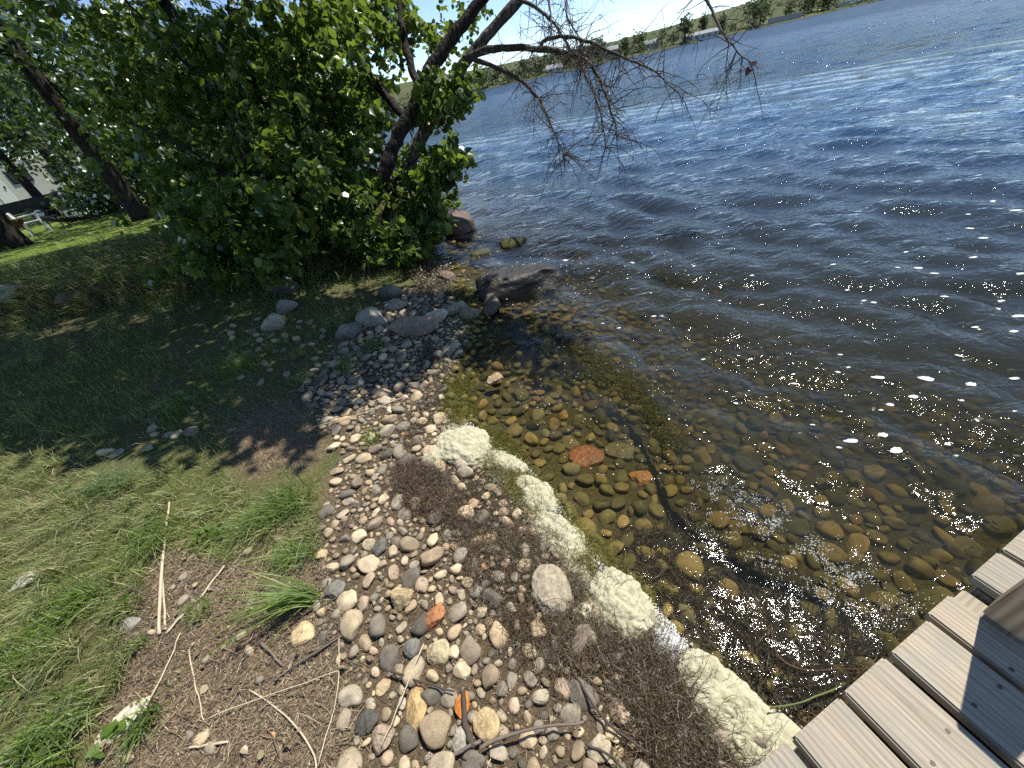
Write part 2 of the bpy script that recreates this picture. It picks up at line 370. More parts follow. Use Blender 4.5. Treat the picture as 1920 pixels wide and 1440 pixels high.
def slopes(scale, amt, fac):
    o = t.n('TexNoise'); o.inputs['Scale'].default_value = scale; o.inputs['Detail'].default_value = 2.5; o.inputs['Roughness'].default_value = .6; o.inputs['Distortion'].default_value = .4; t.l(mp.outputs[0], o.inputs['Vector'])
    u = t.n('VectorMath', operation='SUBTRACT'); t.l(o.outputs['Color'], u.inputs[0]); u.inputs[1].default_value = (.5, .5, .5)
    w_ = t.n('VectorMath', operation='MULTIPLY'); t.l(u.outputs[0], w_.inputs[0]); w_.inputs[1].default_value = (amt, amt, 0)
    x_ = t.n('VectorMath', operation='SCALE'); t.l(w_.outputs[0], x_.inputs[0]); t.l(fac, x_.inputs['Scale']); return x_.outputs[0]
gn = t.n('NewGeometry').outputs['Normal']
def vadd(a_, b_): o = t.n('VectorMath', operation='ADD'); t.l(a_, o.inputs[0]); t.l(b_, o.inputs[1]); return o.outputs[0]
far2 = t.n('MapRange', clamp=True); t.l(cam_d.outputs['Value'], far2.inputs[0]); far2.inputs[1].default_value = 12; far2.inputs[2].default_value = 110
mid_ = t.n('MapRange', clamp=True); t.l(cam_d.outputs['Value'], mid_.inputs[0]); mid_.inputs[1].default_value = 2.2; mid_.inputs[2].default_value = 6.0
nn_ = vadd(gn, vadd(vadd(slopes(2.2, .9, farf.outputs[0]), slopes(.6, .8, farf.outputs[0])), vadd(slopes(.13, .55, far2.outputs[0]), slopes(10.0, .42, mid_.outputs[0]))))
nv = t.n('VectorMath', operation='NORMALIZE'); t.l(nn_, nv.inputs[0])
hS = t.math('ADD', t.math('MULTIPLY', b2, .036), t.math('MULTIPLY', b3, .0040))
fine = t.math('MULTIPLY', t.math('MULTIPLY', t.noise(60, 2, p, .6, .6), t.attr('near')), .0012)
calm = t.math('SUBTRACT', 1.0, t.math('MULTIPLY', t.attr('near'), .80))
bmp = t.bump(t.math('ADD', t.math('MULTIPLY', hS, calm), fine), 1.0, 1.0, nv.outputs[0])
fr = t.n('Fresnel'); fr.inputs[0].default_value = 1.333; t.l(bmp, fr.inputs['Normal'])
gl = t.n('BsdfGlossy'); rf_ = t.n('MapRange', clamp=True); t.l(cam_d.outputs['Value'], rf_.inputs[0]); rf_.inputs[1].default_value = 10; rf_.inputs[2].default_value = 90; rf_.inputs[3].default_value = .03; rf_.inputs[4].default_value = .20; t.l(rf_.outputs[0], gl.inputs['Roughness']); t.l(bmp, gl.inputs['Normal'])
tp = t.n('BsdfTransparent'); tcol = t.mix(t.attr('turbid'), (.95, .95, .90), (.70, .64, .34)); t.l(tcol, tp.inputs[0])
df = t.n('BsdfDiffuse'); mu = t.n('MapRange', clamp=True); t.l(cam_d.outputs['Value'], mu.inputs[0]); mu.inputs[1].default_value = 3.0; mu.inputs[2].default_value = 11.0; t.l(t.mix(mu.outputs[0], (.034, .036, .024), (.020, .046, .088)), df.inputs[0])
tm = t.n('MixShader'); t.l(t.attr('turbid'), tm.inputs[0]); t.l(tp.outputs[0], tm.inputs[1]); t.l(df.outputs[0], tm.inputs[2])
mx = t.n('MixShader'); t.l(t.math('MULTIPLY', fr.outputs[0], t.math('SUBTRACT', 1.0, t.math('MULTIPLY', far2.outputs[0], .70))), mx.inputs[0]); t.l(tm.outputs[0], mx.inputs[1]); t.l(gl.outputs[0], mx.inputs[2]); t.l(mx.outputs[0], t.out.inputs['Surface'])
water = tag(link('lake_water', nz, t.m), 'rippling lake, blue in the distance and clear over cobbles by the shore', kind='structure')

# ------------------------------------------------------------------ stones
def stone_verts(sub, seed, cuts=4, flat=(.9, .72, .55), lump=.16, cmin=.55, cmax=.85, boxy=1.0):
    r = np.random.default_rng(seed); v, f = ICO[sub]; v = v.copy(); v = np.sign(v)*np.abs(v)**boxy; v /= np.abs(v).max()
    for _ in range(cuts):
        n = r.normal(size=3); n /= np.linalg.norm(n); c = r.uniform(cmin, cmax)
        v -= np.maximum(0, v @ n-c)[:, None]*n*.85
    o = r.uniform(0, 50, 3)
    v = v*(1+lump*vnoise(v*1.3+o, seed)+.05*vnoise(v*3.4+o, seed+1))[:, None]
    v = v*np.array(flat); v[:, 2] -= v[:, 2].min()*.0
    return v/np.abs(v[:, 0]).max(), f
SV = []
for k in range(14):
    r = np.random.default_rng(500+k)
    v, f = stone_verts(3, 900+k*7, int(r.integers(3, 9)), (1, r.uniform(.62, .92), r.uniform(.42, .70)))
    SV.append((v, f))
SVL = []
for k in range(14):
    r = np.random.default_rng(500+k)
    SVL.append(stone_verts(2, 900+k*7, int(r.integers(3, 9)), (1, r.uniform(.62, .92), r.uniform(.42, .70))))
M_cob = stone_mat('cobble_stone', 'obj', 1.15, False, (1.03, 1, .93)); M_peb = stone_mat('pebble_mix', 'isl', 1.1, False, (1.03, 1, .92))
BEDR = [(0.0, (.15, .12, .042)), (.15, (.095, .085, .030)), (.3, (.18, .14, .05)), (.45, (.12, .11, .038)), (.6, (.075, .07, .032)), (.72, (.22, .165, .06)), (.84, (.15, .115, .045)), (.92, (.13, .12, .06)), (.98, (.20, .13, .05))]
M_bedo = stone_mat('lakebed_cobble', 'obj', 1.2, False, None, BEDR); M_bedi = stone_mat('lakebed_pebbles', 'isl', 1.2, False, None, BEDR)
ME_cob = [mesh('cobble', v, f) for v, f in SV]; ME_bed = [m.copy() for m in ME_cob]
for m in ME_cob: m.materials.append(M_cob)
for m in ME_bed: m.materials.append(M_bedo)

HERO = []                              # (x, y, r) footprints kept free
def scatter(poly, sizes, tries, taken, dens=None, gap=.9, seed=1):
    """dart throwing, large first; returns list of (x, y, r)"""
    r = np.random.default_rng(seed); lo = poly[:, :2].min(0); hi = poly[:, :2].max(0); cell = .12
    grid = {}
    def put(x, y, q): grid.setdefault((int(x//cell), int(y//cell)), []).append((x, y, q))
    for h in taken: put(*h)
    out = []; sizes = sorted(sizes, reverse=True)
    C = r.uniform(lo, hi, (len(sizes)*tries, 2)); C = C[inside(C, poly)]
    if dens is not None: C = C[r.random(len(C)) < dens(C)]
    per = max(1, len(C)//len(sizes))
    for n_, s in enumerate(sizes):
        rg = 2 if s > .06 else 1
        for x, y in C[n_*per:(n_+1)*per]:
            i, j = int(x//cell), int(y//cell); ok = True
            for a in range(i-rg, i+rg+1):
                for b in range(j-rg, j+rg+1):
                    for (u, v, q) in grid.get((a, b), ()):
                        if (u-x)**2+(v-y)**2 < ((q+s)*gap)**2: ok = False; break
                    if not ok: break
                if not ok: break
            if ok: put(x, y, s); out.append((x, y, s)); break
    return out
def stone_objs(name, pts, meshes, parent, seed, sink=.25):
    r = np.random.default_rng(seed); Z = hgt([(x, y) for x, y, s in pts])
    for (x, y, s), z in zip(pts, Z):
        k = int(r.integers(len(meshes))); o = link(name, meshes[k], None, parent)
        sc = s*1.12; o.scale = (sc, sc*r.uniform(.85, 1.1), sc*r.uniform(.8, 1.15))
        o.rotation_euler = (r.normal(0, .22), r.normal(0, .22), r.uniform(0, 6.28)); zz = z+sc*.55*(1-2*sink)
        if name == 'lakebed_stone': zz = min(zz, max(-sc*.62-.004, z-sc*.25))
        o.location = (x, y, zz)
def stone_stuff(name, pts, mat, parent, seed, sink=.25, src=None):
    r = np.random.default_rng(seed); Z = hgt([(x, y) for x, y, s in pts]); mb = MB()
    for (x, y, s), z in zip(pts, Z):
        v, f = (src or SVL)[int(r.integers(14))]; sc = s*1.12
        a = r.uniform(0, 6.28); b = r.normal(0, .25); ca, sa, cb, sb = math.cos(a), math.sin(a), math.cos(b), math.sin(b)
        q = v*np.array([sc, sc*r.uniform(.8, 1.1), sc*r.uniform(.75, 1.1)])
        q = np.c_[q[:, 0]*cb-q[:, 2]*sb, q[:, 1], q[:, 0]*sb+q[:, 2]*cb]
        q = np.c_[q[:, 0]*ca-q[:, 1]*sa, q[:, 0]*sa+q[:, 1]*ca, q[:, 2]]
        mb.add(q+[x, y, z+sc*.5*(1-2*sink)], f)
    return tag(mb.obj(name, mat, parent), kind='stuff')

# single boulders and stones one can point to: name, pixel of the base centre, width px, (depth, height) as shares of width, colour, second colour, label, options
def hero(name, x, y, wpx, dep, hei, c, c2, label, rz=0, seed=0, cuts=5, z=None, sub=4, rough=.8, lift=.32, tilt=(0, 0), cm=(.5, .8), lump=.14, cat='stone', spec=.25, group=None, boxy=1.0):
    P = onland(x, y) if z is None else gp(x, y, z)
    D = -float((P-CAM) @ W[:, 2]); w = wpx*D/FPX/2
    v, f = stone_verts(sub, 3000+seed, cuts+(2 if cuts > 3 else 0), (1, dep, hei), lump, *cm, boxy)
    v = v+.035*fbm(v*4, seed)[:, None]*norm(v)+.015*fbm(v*13, seed+5)[:, None]*norm(v)
    o = link(name, mesh(name, v*w, f), one_stone(name+'_surface', c, rough, c2, spec))
    base = P[2] if z is not None else float(hgt([P[:2]])[0])
    o.location = (P[0], P[1], base+w*hei*lift); o.rotation_euler = (tilt[0], tilt[1], rz)
    tag(o, label, cat, group); HERO.append((P[0], P[1], w*.85)); return o
G1 = (.30, .285, .25)
hero('boulder', 975, 540, 165, .55, .32, (.040, .036, .030), (.014, .012, .010), 'largest boulder, dark and wet with a flat paler top, in the shallows', .12, 1, 2, -.04, 5, .5, .36, (-.05, .05), (.7, .85), .16, 'boulder', .35, None, .62)
hero('boulder', 925, 580, 62, .8, .85, (.12, .105, .085), (.05, .045, .037), 'wedge-shaped wet rock leaning in front of the largest boulder', .5, 22, 6, -.02, 4, .5, .28, (.3, -.45), (.4, .7), .12, 'boulder', .45)
hero('boulder', 778, 618, 108, .6, .48, (.40, .30, .265), (.22, .185, .165), 'angular pinkish slab of rock lying half in tree shade', -.35, 5, 7, None, 4, .85, .40, (.15, .12), (.4, .65), .08, 'boulder')
hero('boulder', 857, 436, 68, .8, .62, (.17, .12, .105), (.075, .055, .05), 'rounded reddish-brown rock standing in the water below the leaning trunk', .3, 7, 5, -.05, 4, .6, .34, (0, 0), (.55, .85), .14, 'boulder', .4)
hero('boulder', 965, 460, 56, .7, .35, (.085, .095, .025), (.045, .05, .015), 'low mossy green rock awash in the waves', .1, 9, 4, -.04, 3, .7, .25, cat='boulder')
hero('boulder', 900, 483, 50, .7, .4, (.075, .075, .028), (.03, .03, .018), 'dark algae-covered rock barely above the water near the shore', .4, 11, 5, -.04, 3, .6, .3, cat='boulder')
hero('stone', 838, 524, 44, .6, .5, (.17, .125, .11), (.09, .07, .06), 'wet purplish rock on the water line beside the brown weed', -.4, 13, 4, None, 4, .5, .45)
hero('stone', 855, 585, 52, .7, .6, (.42, .40, .36), (.28, .26, .23), 'pale grey angular stone between pink slab and wedge rock', .2, 15, 6, None, 4)
hero('stone', 884, 592, 42, .7, .6, (.34, .30, .23), (.23, .20, .15), 'tan rounded stone touching the wedge-shaped rock', 0, 17, 4, None, 4)
hero('stone', 815, 600, 60, .55, .45, (.58, .56, .50), (.40, .38, .33), 'whitest stone, sunlit, beside the pinkish slab', .3, 19, 5, None, 4)
hero('stone', 700, 606, 56, .8, .75, (.34, .34, .34), (.22, .22, .22), 'round grey stone beside the pinkish slab', .1, 21, 4, None, 4)
hero('stone', 655, 628, 54, .75, .7, (.24, .24, .235), (.15, .15, .15), 'large bluish-grey stone in grass shade next to the round grey one', .6, 23, 4, None, 4)
hero('stone', 735, 556, 52, .6, .6, (.21, .21, .205), (.12, .12, .12), 'slate-grey stone on the shaded heap under the tree', -.6, 25, 5, None, 4)
hero('stone', 742, 578, 46, .7, .6, (.37, .36, .34), (.24, .235, .22), 'light grey speckled cobble on the shaded heap under the tree', .2, 27, 4, None, 4)
hero('stone', 540, 582, 48, .75, .75, (.31, .31, .31), (.17, .17, .17), 'grey boulder-like stone at the foot of the dark bank', 0, 29, 5, None, 4)
hero('stone', 534, 548, 58, .7, .6, (.13, .145, .14), (.07, .075, .075), 'dark angular rock set into the bank under the bush', -.3, 31, 7, None, 4, .85, .4, (0, .2), (.4, .65), .08)
hero('stone', 515, 612, 44, .8, .85, (.46, .44, .39), (.25, .24, .21), 'cream stone with a dark stripe at the foot of the bank', .2, 33, 5, None, 4)
hero('stone', 1035, 1112, 76, 1.25, .55, (.36, .335, .29), (.285, .265, .23), 'biggest smooth grey oval stone on the dry beach', .18, 35, 1, None, 5, .8, .40, (.08, .1), (.7, .9), .06)
hero('stone', 866, 1325, 30, 1.6, .8, (.50, .20, .055), (.38, .13, .04), 'bright orange long stone on the beach', -.25, 37, 3, None, 4, .75, .45)
hero('stone', 818, 1155, 36, 1.4, .8, (.40, .20, .10), (.28, .13, .07), 'rust-brown blocky stone in the middle of the pebbles', -.2, 39, 6, None, 4, .8, .4)
hero('stone', 689, 1356, 46, .95, .6, (.085, .09, .09), (.06, .062, .064), 'dark slate oval stone near the bottom edge', .4, 41, 1, None, 4, .75, .4)
hero('stone', 753, 1122, 46, 1.0, .75, (.42, .35, .24), (.30, .25, .17), 'tan wedge-shaped block of stone upstream of the rust one', .5, 43, 7, None, 4, .8, .4, (0, .2), (.45, .7))
hero('stone', 628, 1110, 46, .85, .6, (.19, .195, .195), (.13, .135, .135), 'blue-grey block of stone at the tip of the long grass tuft', .4, 45, 6, None, 4)
hero('stone', 568, 1192, 50, 1.0, .35, (.55, .46, .31), (.38, .32, .22), 'flat cream-yellow stone half buried in dead stalks', -.3, 47, 5, None, 4)
hero('stone', 772, 1216, 33, 1.0, .7, (.18, .19, .20), (.125, .13, .135), 'small round slate-blue stone beside a large pale cobble', 0, 49, 2, None, 4)
hero('stone', 823, 1226, 46, 1.15, .7, (.44, .40, .30), (.33, .30, .22), 'pale olive egg-shaped cobble beside the slate-blue stone', .2, 51, 3, None, 4)
hero('stone', 914, 1360, 52, 1.1, .7, (.45, .37, .24), (.34, .28, .19), 'rounded tan cobble right of the orange stone', .1, 53, 2, None, 4)
hero('stone', 720, 1384, 46, 1.1, .7, (.34, .28, .25), (.25, .21, .185), 'pinkish-grey egg-shaped stone next to the dark slate one', .3, 55, 3, None, 4)
hero('stone', 779, 1330, 44, 1.75, .5, (.43, .33, .19), (.33, .26, .15), 'long tan flat stone crossed by a pale reed', -.1, 57, 6, None, 4)
hero('stone', 866, 1392, 36, 1.3, .7, (.36, .36, .35), (.24, .24, .24), 'speckled light grey stone just below the orange one', .1, 59, 3, None, 4)
hero('stone', 1123, 1404, 50, .9, .7, (.40, .37, .32), (.28, .26, .22), 'buff triangular stone beside the dark stick near the bottom', .2, 61, 5, None, 4)
hero('stone', 715, 1027, 26, 1.6, .8, (.14, .145, .15), (.09, .095, .098), 'slim dark blue-grey stone standing among pale pebbles', -.3, 63, 3, None, 4, .75, .5)
hero('stone', 1213, 1190, 34, 1.2, .6, (.20, .155, .13), (.12, .095, .08), 'brown wet stone lapped by white foam', .2, 65, 6, None, 4, .45)
hero('stone', 1095, 1248, 34, .8, .6, (.14, .085, .055), (.08, .05, .035), 'chestnut wet stone under the driftwood chunk', .5, 67, 5, None, 4, .5)
hero('stone', 930, 714, 38, .6, .6, (.40, .31, .22), (.26, .2, .14), 'tan wedge stone poking out of the clear shallows', .5, 69, 6, .0, 4, .55, .35)
hero('stone', 1098, 862, 74, .8, .3, (.30, .12, .06), (.20, .10, .05), 'reddish flat rock lying under clear water', .4, 71, 5, None, 4, .5, .25)
hero('stone', 1158, 848, 64, .75, .35, (.16, .14, .08), (.10, .09, .05), 'grey-brown submerged rock beside the reddish one', -.4, 73, 5, None, 4, .5, .25)
hero('stone', 1201, 900, 46, .8, .4, (.42, .21, .06), (.30, .15, .05), 'orange rounded stone under sparkling shallow water', .1, 75, 3, None, 4, .5, .3)
hero('stone', 1488, 1246, 62, .75, .35, (.24, .11, .065), (.17, .08, .05), 'red-brown rock under the sparkles beside the dock', .2, 77, 3, None, 4, .5, .3)
hero('stone', 230, 1358, 112, .45, .12, (.52, .52, .48), (.36, .37, .34), 'long flat whitish slab lying in the grass', .72, 79, 3, None, 4, cm=(.6, .8))
hero('stone', 248, 1170, 38, .8, .4, (.27, .28, .28), (.2, .205, .205), 'flat grey stone at the edge of the lawn grass', .2, 81, 4, None, 4)
hero('stone', 62, 1092, 44, .7, .4, (.62, .64, .66), (.45, .47, .5), 'white stone half hidden in sunlit grass', .3, 83, 4, None, 4)
hero('stone', 45, 580, 62, .7, .5, (.40, .40, .35), (.26, .26, .22), 'pale rock in the grass where the bank meets the frame edge', .1, 85, 4, None, 4)
hero('stone', 128, 548, 60, .7, .5, (.20, .15, .10), (.13, .1, .07), 'brown rock embedded in the grassy bank edge', .2, 87, 5, None, 4)

taken = list(HERO)
_r = np.random.default_rng(3)
def cob_dens(C):
    return np.clip(.35+.65*soft(C, COBBLE, .25)-.45*soft(C, WEED, .08), 0.06, 1)
big = scatter(COBBLE, list(np.r_[_r.triangular(.030, .042, .066, 210), _r.triangular(.014, .026, .040, 430)]), 30, taken, cob_dens, .84, 5)
vis = project(np.array([(x, y, .1) for x, y, s in big])); inn = [b for b, q in zip(big, vis) if -20 < q[0] < 1940 and -20 < q[1] < 1470]
inn.sort(key=lambda b: -b[2]/(1+.4*math.hypot(b[0], b[1])))
stone_objs('cobble', inn[:285], ME_cob, ground, 9, .34)
rest = inn[285:]+[b for b in big if b not in set(inn)]
taken += big
small = scatter(COBBLE, list(_r.triangular(.007, .011, .024, 2600)), 14, taken, lambda C: np.clip(.3+.7*soft(C, COBBLE, .25)-.55*soft(C, WEED, .08), .05, 1), .9, 6)
taken += small
SHADE_STONES = poly_land([(395, 640), (430, 590), (520, 600), (640, 600), (700, 620), (640, 690), (560, 720), (420, 720)])
big2 = scatter(SHADE_STONES, list(_r.uniform(.025, .05, 45)), 20, taken, None, .95, 8)
LEFT_ST = poly_land([(200, 850), (320, 740), (370, 730), (390, 800), (300, 840), (230, 870)])
big2 += scatter(LEFT_ST, list(_r.uniform(.025, .05, 16)), 20, taken, None, .95, 9)
big2 += scatter(LITTER, list(_r.uniform(.012, .03, 26)), 20, taken, None, .95, 10)
stone_stuff('pebbles', rest+small+big2, M_peb, ground, 12)
# lakebed
BED = poly_land([(900, 560), (1020, 560), (1250, 600), (1500, 640), (1920, 760), (2100, 900), (2100, 1150), (1640, 1300), (1480, 1385), (1330, 1290), (1200, 1190), (1090, 1080), (1000, 950), (910, 860), (850, 790), (835, 720), (880, 640)])
bb = scatter(BED, list(np.r_[_r.triangular(.04, .05, .075, 260), _r.triangular(.024, .036, .055, 1100)]), 12, HERO, None, .86, 14)
vis = project(np.array([(x, y, -.1) for x, y, s in bb])); inn = [(b, q) for b, q in zip(bb, vis) if 0 < q[0] < 1920 and 0 < q[1] < 1440]
inn.sort(key=lambda b: -b[0][2]/(1+.35*math.hypot(b[0][0], b[0][1]))); inn = [b for b, q in inn]
stone_objs('lakebed_stone', inn[:285], ME_bed, ground, 15, .3)
s_in = set(inn[:285]); rest = [b for b in bb if b not in s_in]
BED2 = poly_land([(800, 440), (900, 420), (1300, 480), (1920, 600), (2100, 700), (2100, 1150), (1640, 1300), (1480, 1385), (1330, 1290), (1200, 1190), (1090, 1080), (1000, 950), (910, 860), (850, 790), (835, 720), (880, 640)])
sm = scatter(BED2, list(_r.triangular(.014, .026, .055, 1900)), 10, list(HERO)+bb, None, .86, 16)
stone_stuff('lakebed_pebbles', rest+sm, M_bedi, ground, 17, .3)

# ------------------------------------------------------------------ dock
t = NT('weathered_plank'); o_ = t.obj(); rnd = t.rnd_obj()
off = t.n('CombineXYZ'); t.l(t.math('MULTIPLY', rnd, 37.0), off.inputs[0]); t.l(t.math('MULTIPLY', rnd, 11.0), off.inputs[1])
va_ = t.n('VectorMath', operation='ADD'); t.l(o_, va_.inputs[0]); t.l(off.outputs[0], va_.inputs[1])
mp = t.n('Mapping'); mp.inputs['Scale'].default_value = (.8, 6.0, 6.0); t.l(va_.outputs[0], mp.inputs[0])
wv = t.n('TexWave', wave_type='BANDS', bands_direction='Y'); wv.inputs['Scale'].default_value = 3.1; wv.inputs['Distortion'].default_value = 9.0; wv.inputs['Detail'].default_value = 2.5; wv.inputs['Detail Scale'].default_value = .7; t.l(mp.outputs[0], wv.inputs['Vector'])
mp2 = t.n('Mapping'); mp2.inputs['Scale'].default_value = (5, 330, 330); t.l(va_.outputs[0], mp2.inputs[0])
fib = t.noise(1.0, 3, mp2.outputs[0], .7)
blot = t.noise(9, 4, va_.outputs[0])
c = t.mix(t.ramp(wv.outputs[0], [(.35, (0, 0, 0)), (.95, (.5, .5, .5))]), (.44, .39, .315), (.25, .205, .15))
mp3 = t.n('Mapping'); mp3.inputs['Scale'].default_value = (1.5, 26, 26); t.l(va_.outputs[0], mp3.inputs[0]); strk = t.noise(1.0, 4, mp3.outputs[0], .65)
c = t.mix(1.0, c, t.ramp(strk, [(.3, (.80, .79, .78)), (.7, (1.12, 1.1, 1.07))]), 'MULTIPLY')
c = t.mix(1.0, c, t.ramp(fib, [(.3, (.70, .69, .68)), (.7, (1.18, 1.17, 1.15))]), 'MULTIPLY')
c = t.mix(t.math('MULTIPLY', t.ramp(blot, [(.42, (0, 0, 0)), (.72, (1, 1, 1))]), .5), c, (.27, .28, .25))
c = t.mix(1.0, c, t.ramp(rnd, [(0, (.88, .9, .9)), (1, (1.18, 1.12, 1.02))]), 'MULTIPLY')
vk = t.n('TexVoronoi'); mpk = t.n('Mapping'); mpk.inputs['Scale'].default_value = (2.2, 6.0, 6.0); t.l(va_.outputs[0], mpk.inputs[0]); t.l(mpk.outputs[0], vk.inputs[0]); vk.inputs['Scale'].default_value = 1.0
c = t.mix(t.ramp(vk.outputs['Distance'], [(.05, (1, 1, 1)), (.09, (0, 0, 0))]), c, (.05, .033, .02))
mpc = t.n('Mapping'); mpc.inputs['Scale'].default_value = (1.1, 34, 34); t.l(va_.outputs[0], mpc.inputs[0]); crk = t.noise(1.0, 2, mpc.outputs[0], .5)
crack = t.ramp(crk, [(.265, (1, 1, 1)), (.285, (0, 0, 0))]); c = t.mix(crack, c, (.035, .028, .02))
t.pbr(c, .85, t.bump(t.math('SUBTRACT', t.math('ADD', fib, t.math('MULTIPLY', wv.outputs[0], .25)), t.math('MULTIPLY', crack, 1.5)), .4, .002), .2)
M_plank = t.m
M_screw = plain('screw_steel', (.10, .085, .07), .6, .3, 60, .4)
M_screw.node_tree.nodes['Principled BSDF'].inputs['Metallic'].default_value = .3
EDGE = np.array([.949, .315, 0]); EDGE /= np.linalg.norm(EDGE); NRM = np.array([-EDGE[1], EDGE[0], 0])
DZ = .43; ang = math.atan2(-NRM[1], -NRM[0])       # plank runs from the edge back under the viewer
dock = empty('dock', (EDGE*.6+NRM*-.022).tolist()[:2]+[DZ], 0)
tag(dock, 'weathered grey wooden plank dock at the corner, with a square post', 'dock')
DL = np.array(dock.location)
def dpt(s, n, z=0.0): return EDGE*s+NRM*n+np.array([0, 0, DZ+z])-DL
edges = [(-.436, -.266), (-.243, -.073), (-.05, .12), (.143, .313), (.334, .504), (.527, .699), (.720, .887), (.912, 1.08), (1.098, 1.206), (1.314, 1.459), (1.477, 1.648), (1.67, 1.84), (1.864, 2.034), (2.06, 2.23), (2.25, 2.42), (2.45, 2.62)]
prng = np.random.default_rng(21)
scr_v, scr_f = tube([(0, 0, 0), (0, 0, .0016)], .0052, 10)
ME_screw = mesh('screw', scr_v, scr_f, False); ME_screw.materials.append(M_screw)
for k, (s0, s1) in enumerate(edges):
    w = s1-s0; L = 1.32
    pl = box_obj('plank', (0, L, -w/2, w/2, -.038, 0), M_plank, dock, .005, 2)
    pl.location = dpt((s0+s1)/2, -.022+prng.uniform(-.006, .006), prng.uniform(-.002, .002))
    pl.rotation_euler = (0, 0, ang+prng.normal(0, .004))
    for xs in (.17, .72):
        for ys in (-.27, .27):
            sc_ = link('screw', ME_screw, None, pl); sc_.location = (xs+prng.uniform(-.02, .02), ys*w+prng.uniform(-.01, .01), -.0003)
def dock_beam(name, s0, s1, n0, n1, z0, z1, bev=.004):
    b = box_obj(name, (0, s1-s0, n0, n1, z0, z1), M_plank, dock, bev); b.location = dpt(s0, 0, 0); b.rotation_euler = (0, 0, math.atan2(EDGE[1], EDGE[0])); return b
dock_beam('joist', -.45, 1.21, -.085, -.045, -.18, -.041)
dock_beam('joist', 1.31, 2.62, -.085, -.045, -.18, -.041)
dock_beam('joist', -.45, 1.21, -.80, -.76, -.18, -.041)
dock_beam('ledger_board', 1.225, 1.292, -.40, -.03, -.075, -.045)
dock_beam('ledger_board', 1.225, 1.292, -.95, -.42, -.075, -.045)
t = NT('tan_post_wood'); o_ = t.obj(); mp = t.n('Mapping'); mp.inputs['Scale'].default_value = (14, 14, 1.6); t.l(o_, mp.inputs[0])
wv = t.n('TexWave', wave_type='RINGS', rings_direction='SPHERICAL'); wv.inputs['Scale'].default_value = .9; wv.inputs['Distortion'].default_value = 3.5; wv.inputs['Detail'].default_value = 2; t.l(mp.outputs[0], wv.inputs[0])
t.pbr(t.mix(wv.outputs[0], (.50, .385, .255), (.30, .215, .135)), .8, t.bump(wv.outputs[0], .2, .002), .2)
post = box_obj('post', (0, .089, -.089, 0, .003, .62), t.m, dock, .004)
pb = gp(1838, 1150, DZ)-DL; post.location = (pb[0], pb[1], 0); post.rotation_euler = (0, 0, math.atan2(EDGE[1], EDGE[0]))

# ------------------------------------------------------------------ vegetation builders
LV = np.array([(0, 0, 0), (0, .5, -.05), (0, 1.06, -.14), (-.40, .16, .05), (-.38, .62, .03), (.40, .16, .05), (.38, .62, .03)])
LF = np.array([(0, 1, 4), (0, 4, 3), (1, 2, 4), (0, 5, 6), (0, 6, 1), (1, 6, 2)])
SF = np.array([(0, 1, 4), (1, 2, 4), (0, 6, 1), (1, 6, 2)])
def leaves(P, size, seed, droop=.6, out=None, simple=False):
    r = np.random.default_rng(seed); n = len(P); P = np.asarray(P, float)
    a = r.normal(size=(n, 3)); a[:, 2] = a[:, 2]*.5-droop
    if out is not None: a += out
    a = norm(a); b = r.normal(size=(n, 3))+np.array([.25, .15, .9]); b = norm(b-a*(a*b).sum(1)[:, None]); c = np.cross(a, b)
    s = (r.uniform(size[0], size[1], n) if not np.isscalar(size) else np.full(n, size))[:, None, None]
    L = LV[None]*s; L = L*np.stack([r.uniform(.85, 1.15, n), np.ones(n), r.uniform(-.5, 2.4, n)], -1)[:, None]
    v = P[:, None]+L[..., 0:1]*c[:, None]+L[..., 1:2]*a[:, None]+L[..., 2:3]*b[:, None]
    F = SF if simple else LF
    f = F[None]+(np.arange(n)*7)[:, None, None]
    return v.reshape(-1, 3), f.reshape(-1, 3)
def sprigs(C, per, size, seed, spread=.16, droop=.7, simple=False):
    r = np.random.default_rng(seed); C = np.asarray(C, float); n = len(C)
    d = norm(r.normal(size=(n, 3))*[1, 1, .6]+[.25, -.1, -.35]); t = r.uniform(0, 1, (n, per, 1))
    P = C[:, None]+d[:, None]*t*spread*2+r.normal(0, spread*.32, (n, per, 3))
    return leaves(P.reshape(-1, 3), size, seed+1, droop, None, simple)
def blades(P, L, Wd, seed, lean=.6, bias=(0, 0), levels=3):
    r = np.random.default_rng(seed); n = len(P); L = np.asarray(L, float); th = r.uniform(0, 6.283, n)
    h = np.stack([np.cos(th), np.sin(th)], 1)*r.uniform(.2, 1, n)[:, None]+np.asarray(bias)
    ln = np.abs(r.normal(lean, .3, n))[:, None]
    dx = np.concatenate([h*ln, np.zeros((n, 1))], 1); side = norm(np.c_[-h[:, 1], h[:, 0], np.zeros(n)]+r.normal(0, .25, (n, 3)))
    ts = np.linspace(0, 1, levels+1); V = []
    for i, t_ in enumerate(ts):
        hz = t_*(1-.45*np.minimum(ln[:, 0], 1.6)*t_); pos = P+(dx*(t_**1.6))[:, :]*L[:, None]+np.c_[np.zeros((n, 2)), hz*L]
        w = Wd[:, None]*(1-t_**2.2)*.5
        V += [pos-side*w, pos+side*w] if i < levels else [pos]
    k = levels*2+1; v = np.stack(V, 1).reshape(-1, 3); f = []
    for i in range(levels-1): f += [(2*i, 2*i+1, 2*i+3), (2*i, 2*i+3, 2*i+2)]
    f.append((2*levels-2, 2*levels-1, 2*levels))
    return v, (np.array(f)[None]+(np.arange(n)*k)[:, None, None]).reshape(-1, 3)
